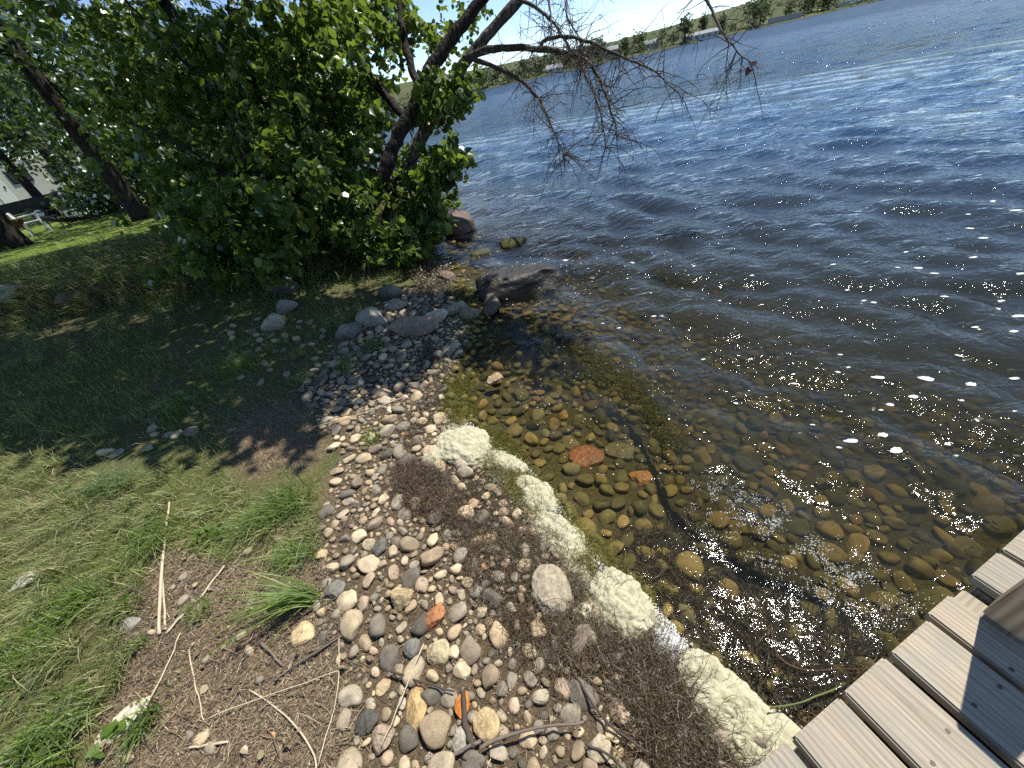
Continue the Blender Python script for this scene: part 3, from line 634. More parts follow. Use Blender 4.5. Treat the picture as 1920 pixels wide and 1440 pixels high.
def fibers(P, L, Wd, seed, curl=1.0, rise=.015, dirn=None, pts=6):
    r = np.random.default_rng(seed); n = len(P); th = r.uniform(0, 6.283, n) if dirn is None else dirn+r.normal(0, .45, n)
    seg = np.asarray(L)/(pts-1); q = np.array(P, float); V = []; z0 = q[:, 2].copy(); ph = r.uniform(0, 6.283, n); dth = r.normal(0, .35*curl, n); amp = np.abs(r.normal(0, rise, n))
    for i in range(pts):
        s_ = np.stack([-np.sin(th), np.cos(th), r.normal(0, .6, n)], 1); w = (Wd*(.5 if i < pts-1 else .1))[:, None]
        q[:, 2] = z0+amp*(.6+np.sin(ph+i*.9)); V += [q-s_*w, q+s_*w]
        q = q+np.stack([np.cos(th)*seg, np.sin(th)*seg, np.zeros(n)], 1); th = th+dth+r.normal(0, .25*curl, n)
    k = pts*2; v = np.stack(V, 1).reshape(-1, 3)
    f = np.array([x for i in range(pts-1) for x in ((2*i, 2*i+1, 2*i+3), (2*i, 2*i+3, 2*i+2))])
    return v, (f[None]+(np.arange(n)*k)[:, None, None]).reshape(-1, 3)
def fill(poly, n, seed, dens=None):
    r = np.random.default_rng(seed); lo = poly[:, :2].min(0); hi = poly[:, :2].max(0); out = np.zeros((0, 2))
    for _ in range(40):
        C = r.uniform(lo, hi, (n, 2)); C = C[inside(C, poly)]
        if dens is not None and len(C): C = C[r.random(len(C)) < dens(C)]
        out = np.vstack([out, C])
        if len(out) >= n: break
    out = out[:n]; return np.c_[out, hgt(out)] if len(out) else np.zeros((0, 3))

M_leaf = leaf_mat('broad_leaf', [(0, (.026, .05, .011)), (.4, (.062, .108, .022)), (.8, (.115, .17, .035)), (1, (.22, .27, .07))], (.36, .50, .05), .46, .04)
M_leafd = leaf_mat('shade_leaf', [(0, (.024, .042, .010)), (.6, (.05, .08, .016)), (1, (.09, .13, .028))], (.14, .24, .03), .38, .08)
M_barkA = bark_mat('dark_bark', (.024, .019, .016), (.055, .046, .039))
M_barkB = bark_mat('grey_bark', (.085, .07, .058), (.17, .145, .12))
M_twig = plain('dead_twig', (.10, .078, .065), .9, .3, 40)

def px_path(pts, n=None):            # (x, y, depth) triples -> world polyline
    P = np.array([at(x, y, d) for x, y, d in pts]); return spline(P, n or len(pts)*5)
def limb(mb, pts, r0, r1, sides=8, wob=.0, seed=0, n=None):
    P = px_path(pts, n); m = len(P); rr_ = np.linspace(r0, r1, m)*(1+.12*vnoise(np.c_[np.arange(m)*.7, np.full(m, seed*3.1)], seed))
    if wob: P = P+wob*np.stack([vnoise(np.c_[np.arange(m)*.9, np.full(m, seed+k*9.7)], seed+k) for k in range(3)], 1)
    mb.add(*tube(P, rr_, sides)); return P
def twigs(mb, P, n, length, r0, seed, down=.7, depth=2, out=None):
    r = np.random.default_rng(seed); tips = []
    for k in range(n):
        i = int(r.integers(1, len(P)-1)); d = norm(r.normal(size=3)*[1, .7, .8]+[0, 0, -down*.4]+(out if out is not None else 0)); L = length*r.uniform(.4, 1.2); m = 7
        q = [P[i]]
        for j in range(m-1):
            d = norm(d+r.normal(0, .16, 3)+np.array([0, 0, -down*.16])); q.append(q[-1]+d*L/(m-1))
        q = np.array(q); mb.add(*tube(q, np.linspace(r0*r.uniform(.7, 1), r0*.25, m), 4, False)); tips.append(q)
        if depth > 1: tips += twigs(mb, q, int(r.integers(2, 5)), length*.5, r0*.6, seed*7+k+1, down, depth-1, None)
    return tips

# ------------------------------------------------------------------ shore trees
rt = np.random.default_rng(31)
base = onland(655, 462); D0 = -float((base-CAM) @ W[:, 2])
treeA = tag(empty('leaning_tree', base), 'dark leaning tree with broad green leaves growing on the shore edge', 'tree')
def part(mb, name, mat, thing, sm=True, kind=None):
    o = mb.obj(name, mat, None, sm); o.parent = thing; o.matrix_parent_inverse = Matrix.Translation(-Vector(thing.location)); return o
mb = MB(); PA = limb(mb, [(640, 490, D0+.05), (658, 455, D0), (676, 415, D0-.1), (702, 370, D0-.2), (722, 318, D0-.3), (740, 268, D0-.35), (764, 222, D0-.4), (790, 180, D0-.45), (802, 138, D0-.5), (836, 86, D0-.55), (872, 40, D0-.6), (910, -10, D0-.65), (985, -90, D0-.8), (1040, -240, D0-1.2)], .11, .07, 12, .02, 1, 80)
part(mb, 'trunk', M_barkA, treeA)
mb = MB(); limb(mb, [(792, 178, D0-.45), (770, 120, D0-.4), (757, 60, D0-.35), (748, 10, D0-.3), (740, -80, D0-.3)], .06, .035, 8, .02, 2)
part(mb, 'limb', M_barkA, treeA)
mb = MB(); limb(mb, [(705, 365, D0-.2), (735, 352, D0-.3), (755, 320, D0-.5), (790, 290, D0-.7)], .035, .012, 7, .02, 3)
part(mb, 'limb', M_barkA, treeA)
mb = MB(); limb(mb, [(760, 225, D0-.4), (700, 150, D0-.2), (640, 70, D0-.1), (600, -20, D0), (560, -160, D0+.1)], .06, .04, 8, .02, 4)
part(mb, 'limb', M_barkA, treeA)
# the crown: sprigs in view, and the part of the canopy above the frame that shades the beach
cl = []
def blob(x, y, rx, ry, d0, d1, n):
    for _ in range(n):
        u, v = rt.normal(0, .45, 2); cl.append(at(x+u*rx, y+v*ry, rt.uniform(d0, d1)))
for b in [(850, 165, 50, 36, D0-1.0, D0-.5, 34), (812, 200, 50, 30, D0-.4, D0+.2, 22), (828, 295, 42, 36, D0-1.0, D0-.4, 30), (798, 335, 50, 36, D0-.9, D0-.1, 30), (800, 400, 36, 30, D0-.6, D0, 14), (768, 420, 45, 40, D0-.7, D0+.1, 34), (722, 462, 55, 26, D0-.8, D0-.1, 26), (640, 300, 70, 110, D0-.9, D0+.4, 60), (640, 120, 90, 110, D0-1.0, D0+.4, 56), (700, 40, 120, 60, D0-.6, D0+.4, 40), (600, 30, 90, 60, 4.6, 6.0, 36), (690, 220, 50, 90, D0, D0+.8, 40)]: blob(*b)
mb = MB(); mb.add(*sprigs(cl, 22, (.045, .13), 71, .12, .85))
SHADE = np.array([(-6.2, 3.1), (-4.3, 2.65), (-3.4, 2.5), (-2.8, 2.15), (-2.2, 2.25), (-1.75, 1.95), (-1.45, 2.25), (-1.2, 2.6), (-.85, 2.75), (-.45, 3.1), (-.2, 3.7), (-.35, 4.1), (-1.2, 4.5), (-3, 4.7), (-8, 4.9)])
SHADE2 = poly_land([(925, 600), (1050, 610), (1080, 660), (1040, 700), (960, 690), (860, 690), (830, 650)])
def canopy(poly, n, seed, z0, z1, thr):
    r = np.random.default_rng(seed); G = fill(poly, n, seed, lambda C: (fbm(C*1.5, 88)+.6*fbm(C*4.5, 89) > thr).astype(float))
    z = r.uniform(z0, z1, len(G)); return np.c_[G[:, :2]+SUN[None, :2]/SUN[2]*(z-G[:, 2])[:, None], z]
Q1 = canopy(SHADE, 1500, 5, 3.3, 5.2, -.60); Q2 = canopy(SHADE2, 50, 6, 3.4, 4.2, -.5)
mb.add(*sprigs(np.vstack([Q1, Q2]), 10, (.10, .16), 73, .15, .5, True))
part(mb, 'crown', M_leaf, treeA)
for k in range(7):
    mb = MB(); tgt = Q1[int(rt.integers(len(Q1)))]; s0 = PA[int(rt.integers(77, 80))]+np.array([0, 0, .3]); mid = (s0+tgt)/2+[0, 0, .9]
    mb.add(*tube(spline([s0, mid, tgt], 9), np.linspace(.04, .01, 9), 5)); part(mb, 'limb', M_barkA, treeA)

baseB = onland(690, 452)+np.array([.2, .5, 0]); D1 = -float((baseB-CAM) @ W[:, 2])
treeB = tag(empty('leaning_tree', baseB), 'grey trunk behind the dark tree with bare drooping branches over the lake', 'tree')
mb = MB(); PB = limb(mb, [(715, 440, D1), (752, 345, D1-.2), (778, 285, D1-.3), (805, 228, D1-.4), (838, 168, D1-.5), (878, 108, D1-.6), (925, 52, D1-.7), (975, -2, D1-.8), (1050, -80, D1-1.0), (1120, -200, D1-1.2)], .10, .065, 10, .015, 5, 50)
part(mb, 'trunk', M_barkB, treeB)
db = D1-.65
LIMBS = [
 ([(872, 112, db), (905, 95, db-.15), (950, 90, db-.3), (1000, 90, db-.5), (1050, 98, db-.7), (1095, 112, db-.9), (1125, 148, db-1.0), (1145, 205, db-1.05), (1160, 262, db-1.1)], .055, .006),
 ([(1012, 92, db-.55), (1022, 75, db-.6), (1060, 69, db-.75), (1105, 78, db-.95), (1150, 100, db-1.1), (1195, 118, db-1.25), (1235, 140, db-1.35), (1270, 175, db-1.45)], .030, .004),
 ([(876, 108, db), (920, 122, db-.2), (975, 150, db-.4), (1010, 185, db-.55), (1030, 225, db-.65), (1048, 268, db-.7), (1060, 300, db-.75)], .035, .004),
 ([(972, 0, D1-.8), (1005, 14, D1-.95), (1035, 40, D1-1.05), (1062, 80, D1-1.15), (1092, 130, D1-1.25), (1120, 190, D1-1.3), (1132, 250, D1-1.35), (1138, 285, D1-1.4)], .026, .004),
 ([(1022, -40, D1-.9), (1028, 0, D1-1.0), (1033, 40, D1-1.1), (1037, 85, D1-1.2)], .022, .008),
 ([(1085, -60, D1-1.1), (1060, 10, D1-1.2), (1080, 60, D1-1.3), (1110, 120, D1-1.35), (1128, 210, D1-1.4)], .018, .004),
 ([(1180, -120, D1-1.4), (1300, -40, D1-1.8), (1330, 10, D1-1.9), (1352, 55, D1-2.0), (1378, 92, D1-2.1), (1404, 118, D1-2.15)], .024, .004),
]
for k, (pts, r0, r1) in enumerate(LIMBS):
    mb = MB(); P = limb(mb, pts, r0, r1, 7, .012, 20+k, len(pts)*5)
    lo = len(P)//3 if k in (0, 1, 2) else 2
    twigs(mb, P[lo:], [40, 30, 34, 32, 8, 20, 16][k], .66, .0068, 300+k, .75, 2, np.array([.12, -.05, -.12]))
    twigs(mb, P[2:], [22, 14, 12, 18, 9, 12, 8][k], .5, .0056, 400+k, -.25, 2)
    part(mb, 'dead_branch', M_twig if k > 1 else M_barkB, treeB)
mb = MB(); mb.add(*sprigs([at(1404+rt.normal(0, 3), 119+rt.normal(0, 3), D1-2.15) for _ in range(2)], 5, (.03, .05), 74, .03, .8)); part(mb, 'dead_leaf_cluster', plain('dead_leaf', (.16, .05, .03), .8), treeB)
cl = []
for b in [(800, 60, 80, 60, 5.4, 6.4, 26), (700, 20, 90, 50, 5.8, 7.0, 34), (880, 20, 40, 20, 6.0, 6.6, 4), (640, 180, 90, 90, 6.2, 7.4, 46), (830, 400, 30, 26, 6.6, 7.4, 10), (770, 310, 40, 60, 6.4, 7.2, 20)]: blob(*b)
mb = MB(); mb.add(*sprigs(cl, 19, (.05, .11), 75, .15, .7)); part(mb, 'crown', M_leaf, treeB)

# multi-stemmed bush filling the bank
bs = onland(560, 478); DB = -float((bs-CAM) @ W[:, 2])
bush = tag(empty('leafy_bush', bs), 'dense many-stemmed bush with big heart-shaped leaves on the bank', 'bush')
for k, pts in enumerate([[(585, 480, DB), (560, 400, DB-.1), (520, 320, DB-.2), (455, 240, DB-.3), (380, 150, DB-.3), (290, 60, DB-.2), (210, -30, DB)],
    [(575, 475, DB), (590, 380, DB), (570, 280, DB), (545, 160, DB), (530, 40, DB), (525, -60, DB)], [(600, 470, DB), (625, 360, DB), (630, 240, DB+.1), (600, 120, DB+.1), (575, -20, DB+.1)],
    [(560, 478, DB), (510, 400, DB-.2), (440, 340, DB-.3), (350, 280, DB-.3), (240, 230, DB-.2)], [(570, 478, DB), (555, 400, DB-.3), (500, 350, DB-.5), (460, 300, DB-.6), (430, 230, DB-.7)], [(595, 478, DB), (540, 330, DB), (480, 180, DB), (440, 60, DB), (420, -40, DB)]]):
    mb = MB(); P = limb(mb, pts, .035, .014, 7, .02, 60+k); twigs(mb, P[6:], 10, .6, .007, 700+k, .1, 1); part(mb, 'stem', M_barkA, bush)
cl = []
for b in [(560, 250, 130, 130, 4.6, 6.0, 80), (460, 160, 130, 120, 4.6, 6.2, 80), (520, 60, 150, 70, 4.4, 6.0, 66), (360, 90, 130, 90, 4.8, 6.6, 70), (600, 350, 110, 80, 4.8, 5.8, 64), (450, 330, 130, 70, 4.8, 6.0, 66), (625, 425, 70, 50, 4.8, 5.8, 34), (360, 230, 120, 90, 5.0, 6.8, 66), (250, 160, 120, 110, 5.4, 7.4, 66), (480, 420, 110, 40, 5.0, 6.2, 34), (310, 350, 80, 40, 5.4, 7.0, 26), (200, 40, 110, 60, 5.6, 8.0, 44), (470, 380, 150, 60, 6.2, 7.6, 90), (560, 200, 160, 160, 6.6, 7.8, 110), (380, 150, 150, 140, 7.0, 8.4, 110)]: blob(*b)
LOWS = canopy(np.array([(-3.9, 4.6), (-2.3, 4.4), (-2.1, 5.2), (-3.9, 5.5)]), 110, 12, .6, 1.5, -.9); cl += list(LOWS)
mb = MB(); mb.add(*sprigs(cl, 22, (.04, .13), 77, .13, .85)); part(mb, 'crown', M_leaf, bush)

# trees standing on the lawn
def lawn_tree(px, py, dist, h, cr, seed, label, lean=(0, 0), tr=.2, n=900, low=1.5, cz=.62, vz=.42):
    d = ray(px, py); a = norm(d[:2]); b = a*dist; z = float(hgt([b])[0]); r = np.random.default_rng(seed)
    T = tag(empty('lawn_tree', (b[0], b[1], z)), label, 'tree', 'trees on the lawn')
    B = np.array([b[0], b[1], z]); top = B+np.array([lean[0], lean[1], h*.8])
    mb = MB(); P = spline([B-[0, 0, .1], B+[lean[0]*.2, lean[1]*.2, h*.25], B+[lean[0]*.5, lean[1]*.5, h*.5], top], 16)
    mb.add(*tube(P, np.linspace(tr*1.25, tr*.4, 16)*(1+.25*np.exp(-np.arange(16)*1.2)), 9))
    part(mb, 'trunk', M_barkA, T)
    for k in range(4):
        mb = MB()
        s0 = P[int(r.integers(5, 14))]; e = s0+np.array([r.normal(0, cr*.5), r.normal(0, cr*.5), r.uniform(-.2, .35)*h*.4])
        mb.add(*tube(spline([s0, (s0+e)/2+[0, 0, .4], e], 7), np.linspace(tr*.35, .02, 7), 5)); part(mb, 'limb', M_barkA, T)
    cen = B+np.array([lean[0]*.7, lean[1]*.7, h*cz]); u = norm(r.normal(size=(n, 3)))*(r.random((n, 1))**.45)
    C = cen+u*np.array([cr, cr, h*vz])*(1+.3*vnoise(u*2.2+seed, seed))[:, None]; C = C[C[:, 2] > z+low+.5*low*r.random(len(C))]
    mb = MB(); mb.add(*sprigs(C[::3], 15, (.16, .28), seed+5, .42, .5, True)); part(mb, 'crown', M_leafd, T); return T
lawn_tree(70, 366, 34, 10, 4.2, 901, 'thin dark trunk leaning in front of the white camper', (-.6, .3), .20)
lawn_tree(146, 358, 31, 11, 4.2, 903, 'thicker trunk between the camper and the bush', (-.3, .2), .26)
lawn_tree(163, 350, 39, 11, 4.2, 905, 'slender trunk just behind the thicker lawn tree', (.3, .2), .18)
lawn_tree(245, 376, 17.5, 9, 3.6, 907, 'nearest lawn tree, dark trunk at the crest beside the bush', (-.4, .1), .22, 380, 2.6)
lawn_tree(-40, 400, 19, 10, 4.4, 909, 'big shade tree at the upper edge, trunk out of sight', (1.2, -.2), .34, 420, 2.6)
lawn_tree(300, 330, 46, 12, 6, 911, 'leafy tree in the dark wood behind the bush', (0, 0), .25, 900, .3, .5, .5)
lawn_tree(190, 345, 52, 13, 6.5, 913, 'leafy tree in the dark wood right of the camper', (0, 0), .25, 900, .3, .5, .5)
lawn_tree(80, 350, 58, 14, 7, 915, 'tall leafy tree behind the camper roof', (0, 0), .25, 900, .3, .5, .5)
lawn_tree(430, 290, 40, 11, 6, 917, 'leafy tree hidden behind the middle of the bush', (0, 0), .25, 800, .3, .5, .5)
lawn_tree(540, 260, 36, 9, 5, 919, 'leafy tree far back on the shore behind the bush', (0, 0), .25, 800, .3, .5, .5)
lawn_tree(-20, 360, 60, 14, 7, 921, 'leafy tree behind the camper at the frame edge', (0, 0), .25, 800, .3, .5, .5)

lawn_tree(262, 352, 24, 4.2, 2.3, 931, 'dark leafy thicket showing between the nearest lawn tree and bush', (0, 0), .08, 500, .15, .5, .55)
lawn_tree(345, 330, 22, 4.6, 2.5, 933, 'dark leafy thicket behind the left side of the bush', (0, 0), .08, 500, .15, .5, .55)
lawn_tree(200, 388, 26, 1.6, 1.0, 935, 'small round shrub at the crest of the lawn', (0, 0), .05, 260, .05, .5, .5)
lawn_tree(460, 300, 20, 5, 2.8, 937, 'dark leafy thicket behind the middle of the bush', (0, 0), .08, 500, .15, .5, .55)
lawn_tree(580, 285, 18, 4.4, 2.3, 939, 'dark leafy thicket behind the right side of the bush', (0, 0), .08, 450, .15, .5, .55)
ST = np.array([-3.9, 9.6, float(hgt([(-3.9, 9.6)])[0])]); shade_tree = tag(empty('overhanging_tree', ST), 'tree behind the bush whose high crown shades the grassy bank', 'tree')
mb = MB(); mb.add(*tube(spline([ST-[0, 0, .1], ST+[-.2, 0, 2.2], ST+[-.6, -.1, 4.4], ST+[-.9, 0, 6.2]], 14), np.linspace(.16, .07, 14), 9)); part(mb, 'trunk', M_barkA, shade_tree)
BK = np.array([(-9.5, 4.3), (-3.6, 4.5), (-2.9, 6.5), (-3.4, 8.5), (-5, 9.3), (-9, 9.8), (-12, 8)])
Q3 = canopy(BK, 1250, 8, 5.0, 6.6, -.75); cl = []
for b in [(60, 60, 110, 70, 9, 13, 60), (170, 130, 110, 90, 8.5, 12, 70), (270, 60, 110, 80, 8.5, 12, 60), (250, 240, 80, 80, 8.5, 11.5, 50), (120, 220, 80, 60, 10, 14, 36), (330, 300, 70, 50, 8.5, 10, 30), (20, 170, 70, 80, 10, 14, 40)]: blob(*b)
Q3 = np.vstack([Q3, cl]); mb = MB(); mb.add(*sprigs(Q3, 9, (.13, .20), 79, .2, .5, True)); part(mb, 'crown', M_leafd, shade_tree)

# ------------------------------------------------------------------ grass
M_grass = leaf_mat('grass_blade', [(0, (.07, .105, .02)), (.35, (.15, .205, .045)), (.62, (.23, .265, .075)), (.78, (.36, .34, .15)), (1, (.58, .50, .30))], (.22, .30, .04), .35, .03, .5)
M_grassb = leaf_mat('lush_grass', [(0, (.09, .15, .02)), (.5, (.15, .235, .032)), (.9, (.21, .29, .05)), (1, (.32, .32, .11))], (.26, .38, .03), .40, .05, .45)
M_dry = leaf_mat('dry_grass', [(0, (.14, .105, .055)), (.5, (.27, .215, .125)), (1, (.42, .35, .22))], (.35, .28, .15), .25, .06)
SUNNY = poly_land([(-500, 840), (0, 850), (180, 885), (420, 880), (470, 930), (600, 950), (605, 1040), (430, 1060), (330, 1020), (260, 1120), (210, 1330), (130, 1470), (100, 1700), (-600, 1700)])
DIM = poly_land([(-400, 590), (0, 585), (300, 560), (450, 530), (600, 505), (740, 480), (770, 520), (700, 560), (720, 600), (640, 690), (570, 740), (520, 745), (430, 800), (420, 880), (180, 885), (0, 850), (-500, 840)])
def inbank(C): return np.where(inside(C, BANKP), dist_line(C, BANK), -1)
rg = np.random.default_rng(41)
mb = MB()
def add_blades(P, l0, l1, w0, w1, seed, lean, bias=(0, 0), lv=3):
    n = len(P); r = np.random.default_rng(seed); mb.add(*blades(P, r.uniform(l0, l1, n), r.uniform(w0, w1, n), seed, lean, bias, lv))
clump = lambda s, k, a: (lambda C: np.clip(.5+a*fbm(C*s, k), .04, 1))
add_blades(fill(SUNNY, 28000, 1, clump(3.2, 51, 1.1)), 0.03, .115, .0016, .0040, 2, 1.05, (-.25, -.15))
add_blades(fill(DIM, 28000, 3, clump(2.4, 52, .7)), .04, .13, .0022, .005, 4, .9)
edgeP = np.vstack([fill(LITTER, 1500, 5, lambda C: (fbm(C*4, 53) > .35).astype(float)), fill(PATCH, 350, 6, None), fill(COBBLE, 260, 7, lambda C: (1-soft(C, COBBLE, .25)))])
add_blades(edgeP, .03, .10, .002, .0045, 8, .9)
TC = fill(SUNNY, 130, 61, None); TP = np.repeat(TC, 60, 0)+np.c_[rg.normal(0, .028, (len(TC)*60, 2)), np.zeros(len(TC)*60)]; add_blades(TP, .07, .19, .002, .0048, 62, 1.0, (-.15, -.2), 4)
TC = fill(DIM, 120, 63, None); TP = np.repeat(TC, 50, 0)+np.c_[rg.normal(0, .04, (len(TC)*50, 2)), np.zeros(len(TC)*50)]; add_blades(TP, .08, .22, .0025, .005, 64, .95, (0, 0), 3)
tag(mb.obj('grass', M_grass, None), 'short matted grass over the left of the shore', kind='stuff')
mb = MB()
BSL = np.array([(-14, 6.2), (-7.2, 5.75), (-6, 5.65), (-4.4, 5.45), (-3.3, 5.35), (-2.2, 5.4), (-1.5, 5.8), (-1.1, 7.2), (-1.2, 9), (-4, 13), (-8, 12.5), (-13, 11.5), (-15, 8)])
Pb = fill(BSL, 20000, 9, lambda C: 1-smooth(1.6, 3.2, inbank(C))*.96); add_blades(Pb, .12, .34, .004, .009, 10, .85, (-.1, -.3))
Pe = Pb[(inbank(Pb[:, :2]) < .45)]; add_blades(Pe+rg.normal(0, .03, Pe.shape)*[1, 1, 0], .2, .42, .004, .008, 12, 1.0, (-.1, -.6))
LW = np.array([(-40, 12), (-17, 11), (-9, 15.5), (-4, 14), (-8, 22), (-16, 34), (-45, 45)]); tag(mb.obj('grass', M_grass, None), 'long shaded grass hanging over the bank', kind='stuff')
mb = MB(); add_blades(fill(LW, 8000, 13, None), .04, .09, .012, .025, 14, .7, (0, 0), 2); tag(mb.obj('grass', M_grassb, None), 'short bright lawn grass beyond the bank', kind='stuff')

def tuft(px, py, rad, n, l0, l1, w, label, lean=.7, bias=(0, 0), mat=None, seed=0, name='grass_tuft'):
    c = onland(px, py); r = np.random.default_rng(seed); q = c[:2]+r.normal(0, rad*.5, (n, 2)); P = np.c_[q, hgt(q)-.004]
    d = (q-c[:2])/max(rad, 1e-3); v, f = blades(P-np.array([c[0], c[1], c[2]]), r.uniform(l0, l1, n), r.uniform(w*.6, w*1.2, n), seed, lean, bias, 5)
    o = link(name, mesh(name, v, f), mat or M_grassb); o.location = c; return tag(o, label, 'grass tuft', 'grass tufts')
tuft(590, 1122, .04, 110, .16, .36, .006, 'long bright tuft sweeping left over bare litter', .75, (-1.3, -.35), None, 1)
tuft(545, 950, .13, 330, .10, .24, .005, 'bright tuft growing against the top of the pebbles', .8, (-.2, -.1), None, 2)
tuft(480, 985, .12, 260, .09, .20, .005, 'leafy bright tuft left of the one by the pebbles', .8, (-.2, -.2), None, 3)
tuft(560, 1040, .10, 170, .09, .2, .0045, 'thin tuft leaning over bare soil above the sweeping one', .9, (-.4, -.3), None, 4)
tuft(300, 1010, .13, 300, .10, .22, .005, 'drooping tuft around the double reed stem', .9, (.1, -.4), None, 5)
tuft(190, 925, .12, 190, .10, .26, .005, 'long pale tuft at the edge of the tree shade', 1.2, (.7, .1), None, 6)
tuft(170, 1125, .15, 330, .09, .19, .006, 'thick green tuft left of the flat grey stone', .8, (0, -.2), None, 7)
tuft(60, 1230, .16, 330, .08, .17, .006, 'broad tuft in the sunlit grass near the frame edge', .8, (0, 0), None, 8)
tuft(105, 1395, .14, 330, .08, .17, .008, 'wide-bladed tuft in the bottom corner', .9, (.1, -.2), None, 9)
tuft(285, 1345, .06, 110, .07, .15, .006, 'small tuft standing on the end of the flat slab', .9, (.2, -.4), None, 10)
tuft(700, 825, .08, 150, .05, .12, .004, 'tuft in shade between the pebble strips', .7, (0, 0), None, 11)
tuft(650, 690, .14, 260, .06, .14, .0045, 'soft tuft below the large bluish-grey stone', .7, (0, 0), None, 12)
tuft(700, 650, .10, 190, .07, .15, .005, 'sunlit tuft at the lower end of the pinkish slab', .7, (0, 0), None, 13)
tuft(450, 690, .20, 260, .08, .20, .005, 'ragged shaded tuft among scattered cobbles', .8, (.1, 0), None, 14)
tuft(330, 770, .18, 260, .08, .2, .005, 'shaded tuft beside the small heap of tan cobbles', .8, (0, 0), None, 15)
tuft(790, 462, .28, 420, .12, .34, .007, 'weedy pale grass at the foot of the leaning tree', .7, (.2, -.1), None, 16)
tuft(850, 385, .22, 160, .2, .5, .010, 'slim water weeds standing beside the reddish-brown rock', .4, (.1, 0), None, 17)
tuft(330, 545, .35, 300, .14, .34, .007, 'dark grass spilling down the shaded bank', .9, (.1, -.5), M_grass, 20)
tuft(590, 520, .3, 300, .1, .3, .006, 'shaded grass under the overhanging leaves of the bush', .9, (.1, -.4), M_grass, 21)
tuft(430, 500, .35, 380, .15, .4, .007, 'rank grass overhanging the dark bank', .9, (.1, -.5), None, 18)
tuft(440, 450, .35, 260, .15, .35, .007, 'dead straw-coloured weeds under the bush', .8, (0, -.2), M_dry, 19)

M_broad = leaf_mat('weed_leaf', [(0, (.06, .12, .016)), (1, (.12, .20, .03))], (.26, .38, .03), .35, .03, .45)
def weed(px, py, n, rad, size, label, seed):
    c = onland(px, py); r = np.random.default_rng(seed); a = r.uniform(0, 6.28, n); d = np.stack([np.cos(a), np.sin(a), np.full(n, .35)], 1)
    P = d*r.uniform(.15*rad, rad, n)[:, None]*[1, 1, .6]+[0, 0, .02]
    v, f = leaves(P, size, seed, -.1, d*1.2); o = link('broadleaf_weed', mesh('broadleaf_weed', v, f), M_broad); o.location = c; return tag(o, label, 'weed', 'broadleaf weeds')
weed(395, 1012, 26, .09, (.022, .04), 'light green weed beside the bright grass left of the pebbles', 1)
weed(210, 1392, 7, .05, (.035, .055), 'round-leaved weed under the flat whitish slab', 2)
weed(40, 1310, 40, .12, (.014, .024), 'clover-like weed in the grass at the frame edge', 3)
weed(225, 1150, 9, .05, (.025, .04), 'yellow-green weed beside the flat grey stone', 4)
weed(120, 925, 9, .05, (.022, .035), 'pale weed in the grass just outside the shade', 5)

# ------------------------------------------------------------------ dead stalks, chips, twigs
M_straw = leaf_mat('dead_stalk', [(0, (.10, .07, .045)), (.5, (.22, .165, .105)), (1, (.40, .32, .21))], (.3, .25, .15), .08, .05)
M_chip = leaf_mat('bark_chip', [(0, (.04, .028, .02)), (.5, (.12, .085, .06)), (1, (.28, .215, .15))], (.2, .15, .1), .04, .04)
rl = np.random.default_rng(51); mb = MB()
LP = np.vstack([fill(LITTER, 9000, 21, None), fill(PATCH, 1500, 22, None), fill(COBBLE, 3600, 23, None), fill(SUNNY, 4200, 24, None)])
n = len(LP); mb.add(*fibers(LP+[0, 0, .004], rl.exponential(.028, n)+.012, rl.uniform(.0008, .0028, n), 25, .25, .006, None, 4))
tag(mb.obj('dead_stalk_litter', M_straw), 'thin dead stalks and grass bits lying over the bare soil', kind='stuff')
mb = MB(); LC = np.vstack([fill(LITTER, 5200, 26, None), fill(PATCH, 900, 27, None), fill(COBBLE, 2200, 28, None)]); n = len(LC)
mb.add(*fibers(LC+[0, 0, .003], rl.exponential(.009, n)+.005, rl.uniform(.002, .007, n), 29, .2, .003, None, 3))
tag(mb.obj('bark_litter', M_chip), 'brown chips and bark crumbs covering the bare soil', kind='stuff')

GR = np.vstack([fill(COBBLE, 3600, 66, None), fill(LITTER, 700, 67, None)]); iv, jf = ICO[1]; mb = MB(); gr_ = rl.uniform(.0025, .0065, len(GR))
for q_, g_ in zip(GR, gr_): mb.add(iv*g_*rl.uniform(.6, 1.2, 3)+q_+[0, 0, g_*.3], jf)
tag(mb.obj('grit', M_peb, ground), kind='stuff')
DLp = np.vstack([fill(WEED, 70, 68, None), fill(COBBLE, 60, 69, None), fill(LITTER, 110, 70, None)]); mb = MB(); mb.add(*leaves(DLp+[0, 0, .02], (.014, .032), 71, .05)); tag(mb.obj('dead_leaves', M_straw), 'small dry leaves scattered over the beach', kind='stuff')

def stalk(name, pts, r0, r1, mat, label, cat, lift=.012, sides=7, wob=.004, seed=0, group=None):
    P = poly_land(pts); P[:, 2] = hgt(P)+lift; P = spline(P, 14); m = len(P)
    P = P+wob*np.stack([vnoise(np.c_[np.arange(m)*.6, np.full(m, seed*2.3+k*5)], seed+k) for k in range(3)], 1)
    o = P.mean(0); mb = MB(); mb.add(*tube(P-o, np.linspace(r0, r1, m)*(1+.15*vnoise(np.c_[np.arange(m)*1.1, np.full(m, seed)], seed)), sides))
    ob = mb.obj(name, mat); ob.location = o; return tag(ob, label, cat, group)
M_reed = plain('pale_reed', (.52, .43, .29), .6, .25, 25); M_stick = plain('weathered_stick', (.17, .135, .105), .9, .35, 30); M_dstick = plain('dark_stick', (.075, .058, .045), .9, .35, 30)
RG = 'dead reeds on the ground'
stalk('dead_reed', [(322, 945), (312, 1060), (305, 1195)], .0055, .0075, M_reed, 'thick pale reed running down to the stone pile', 'reed', .02, seed=1, group=RG)
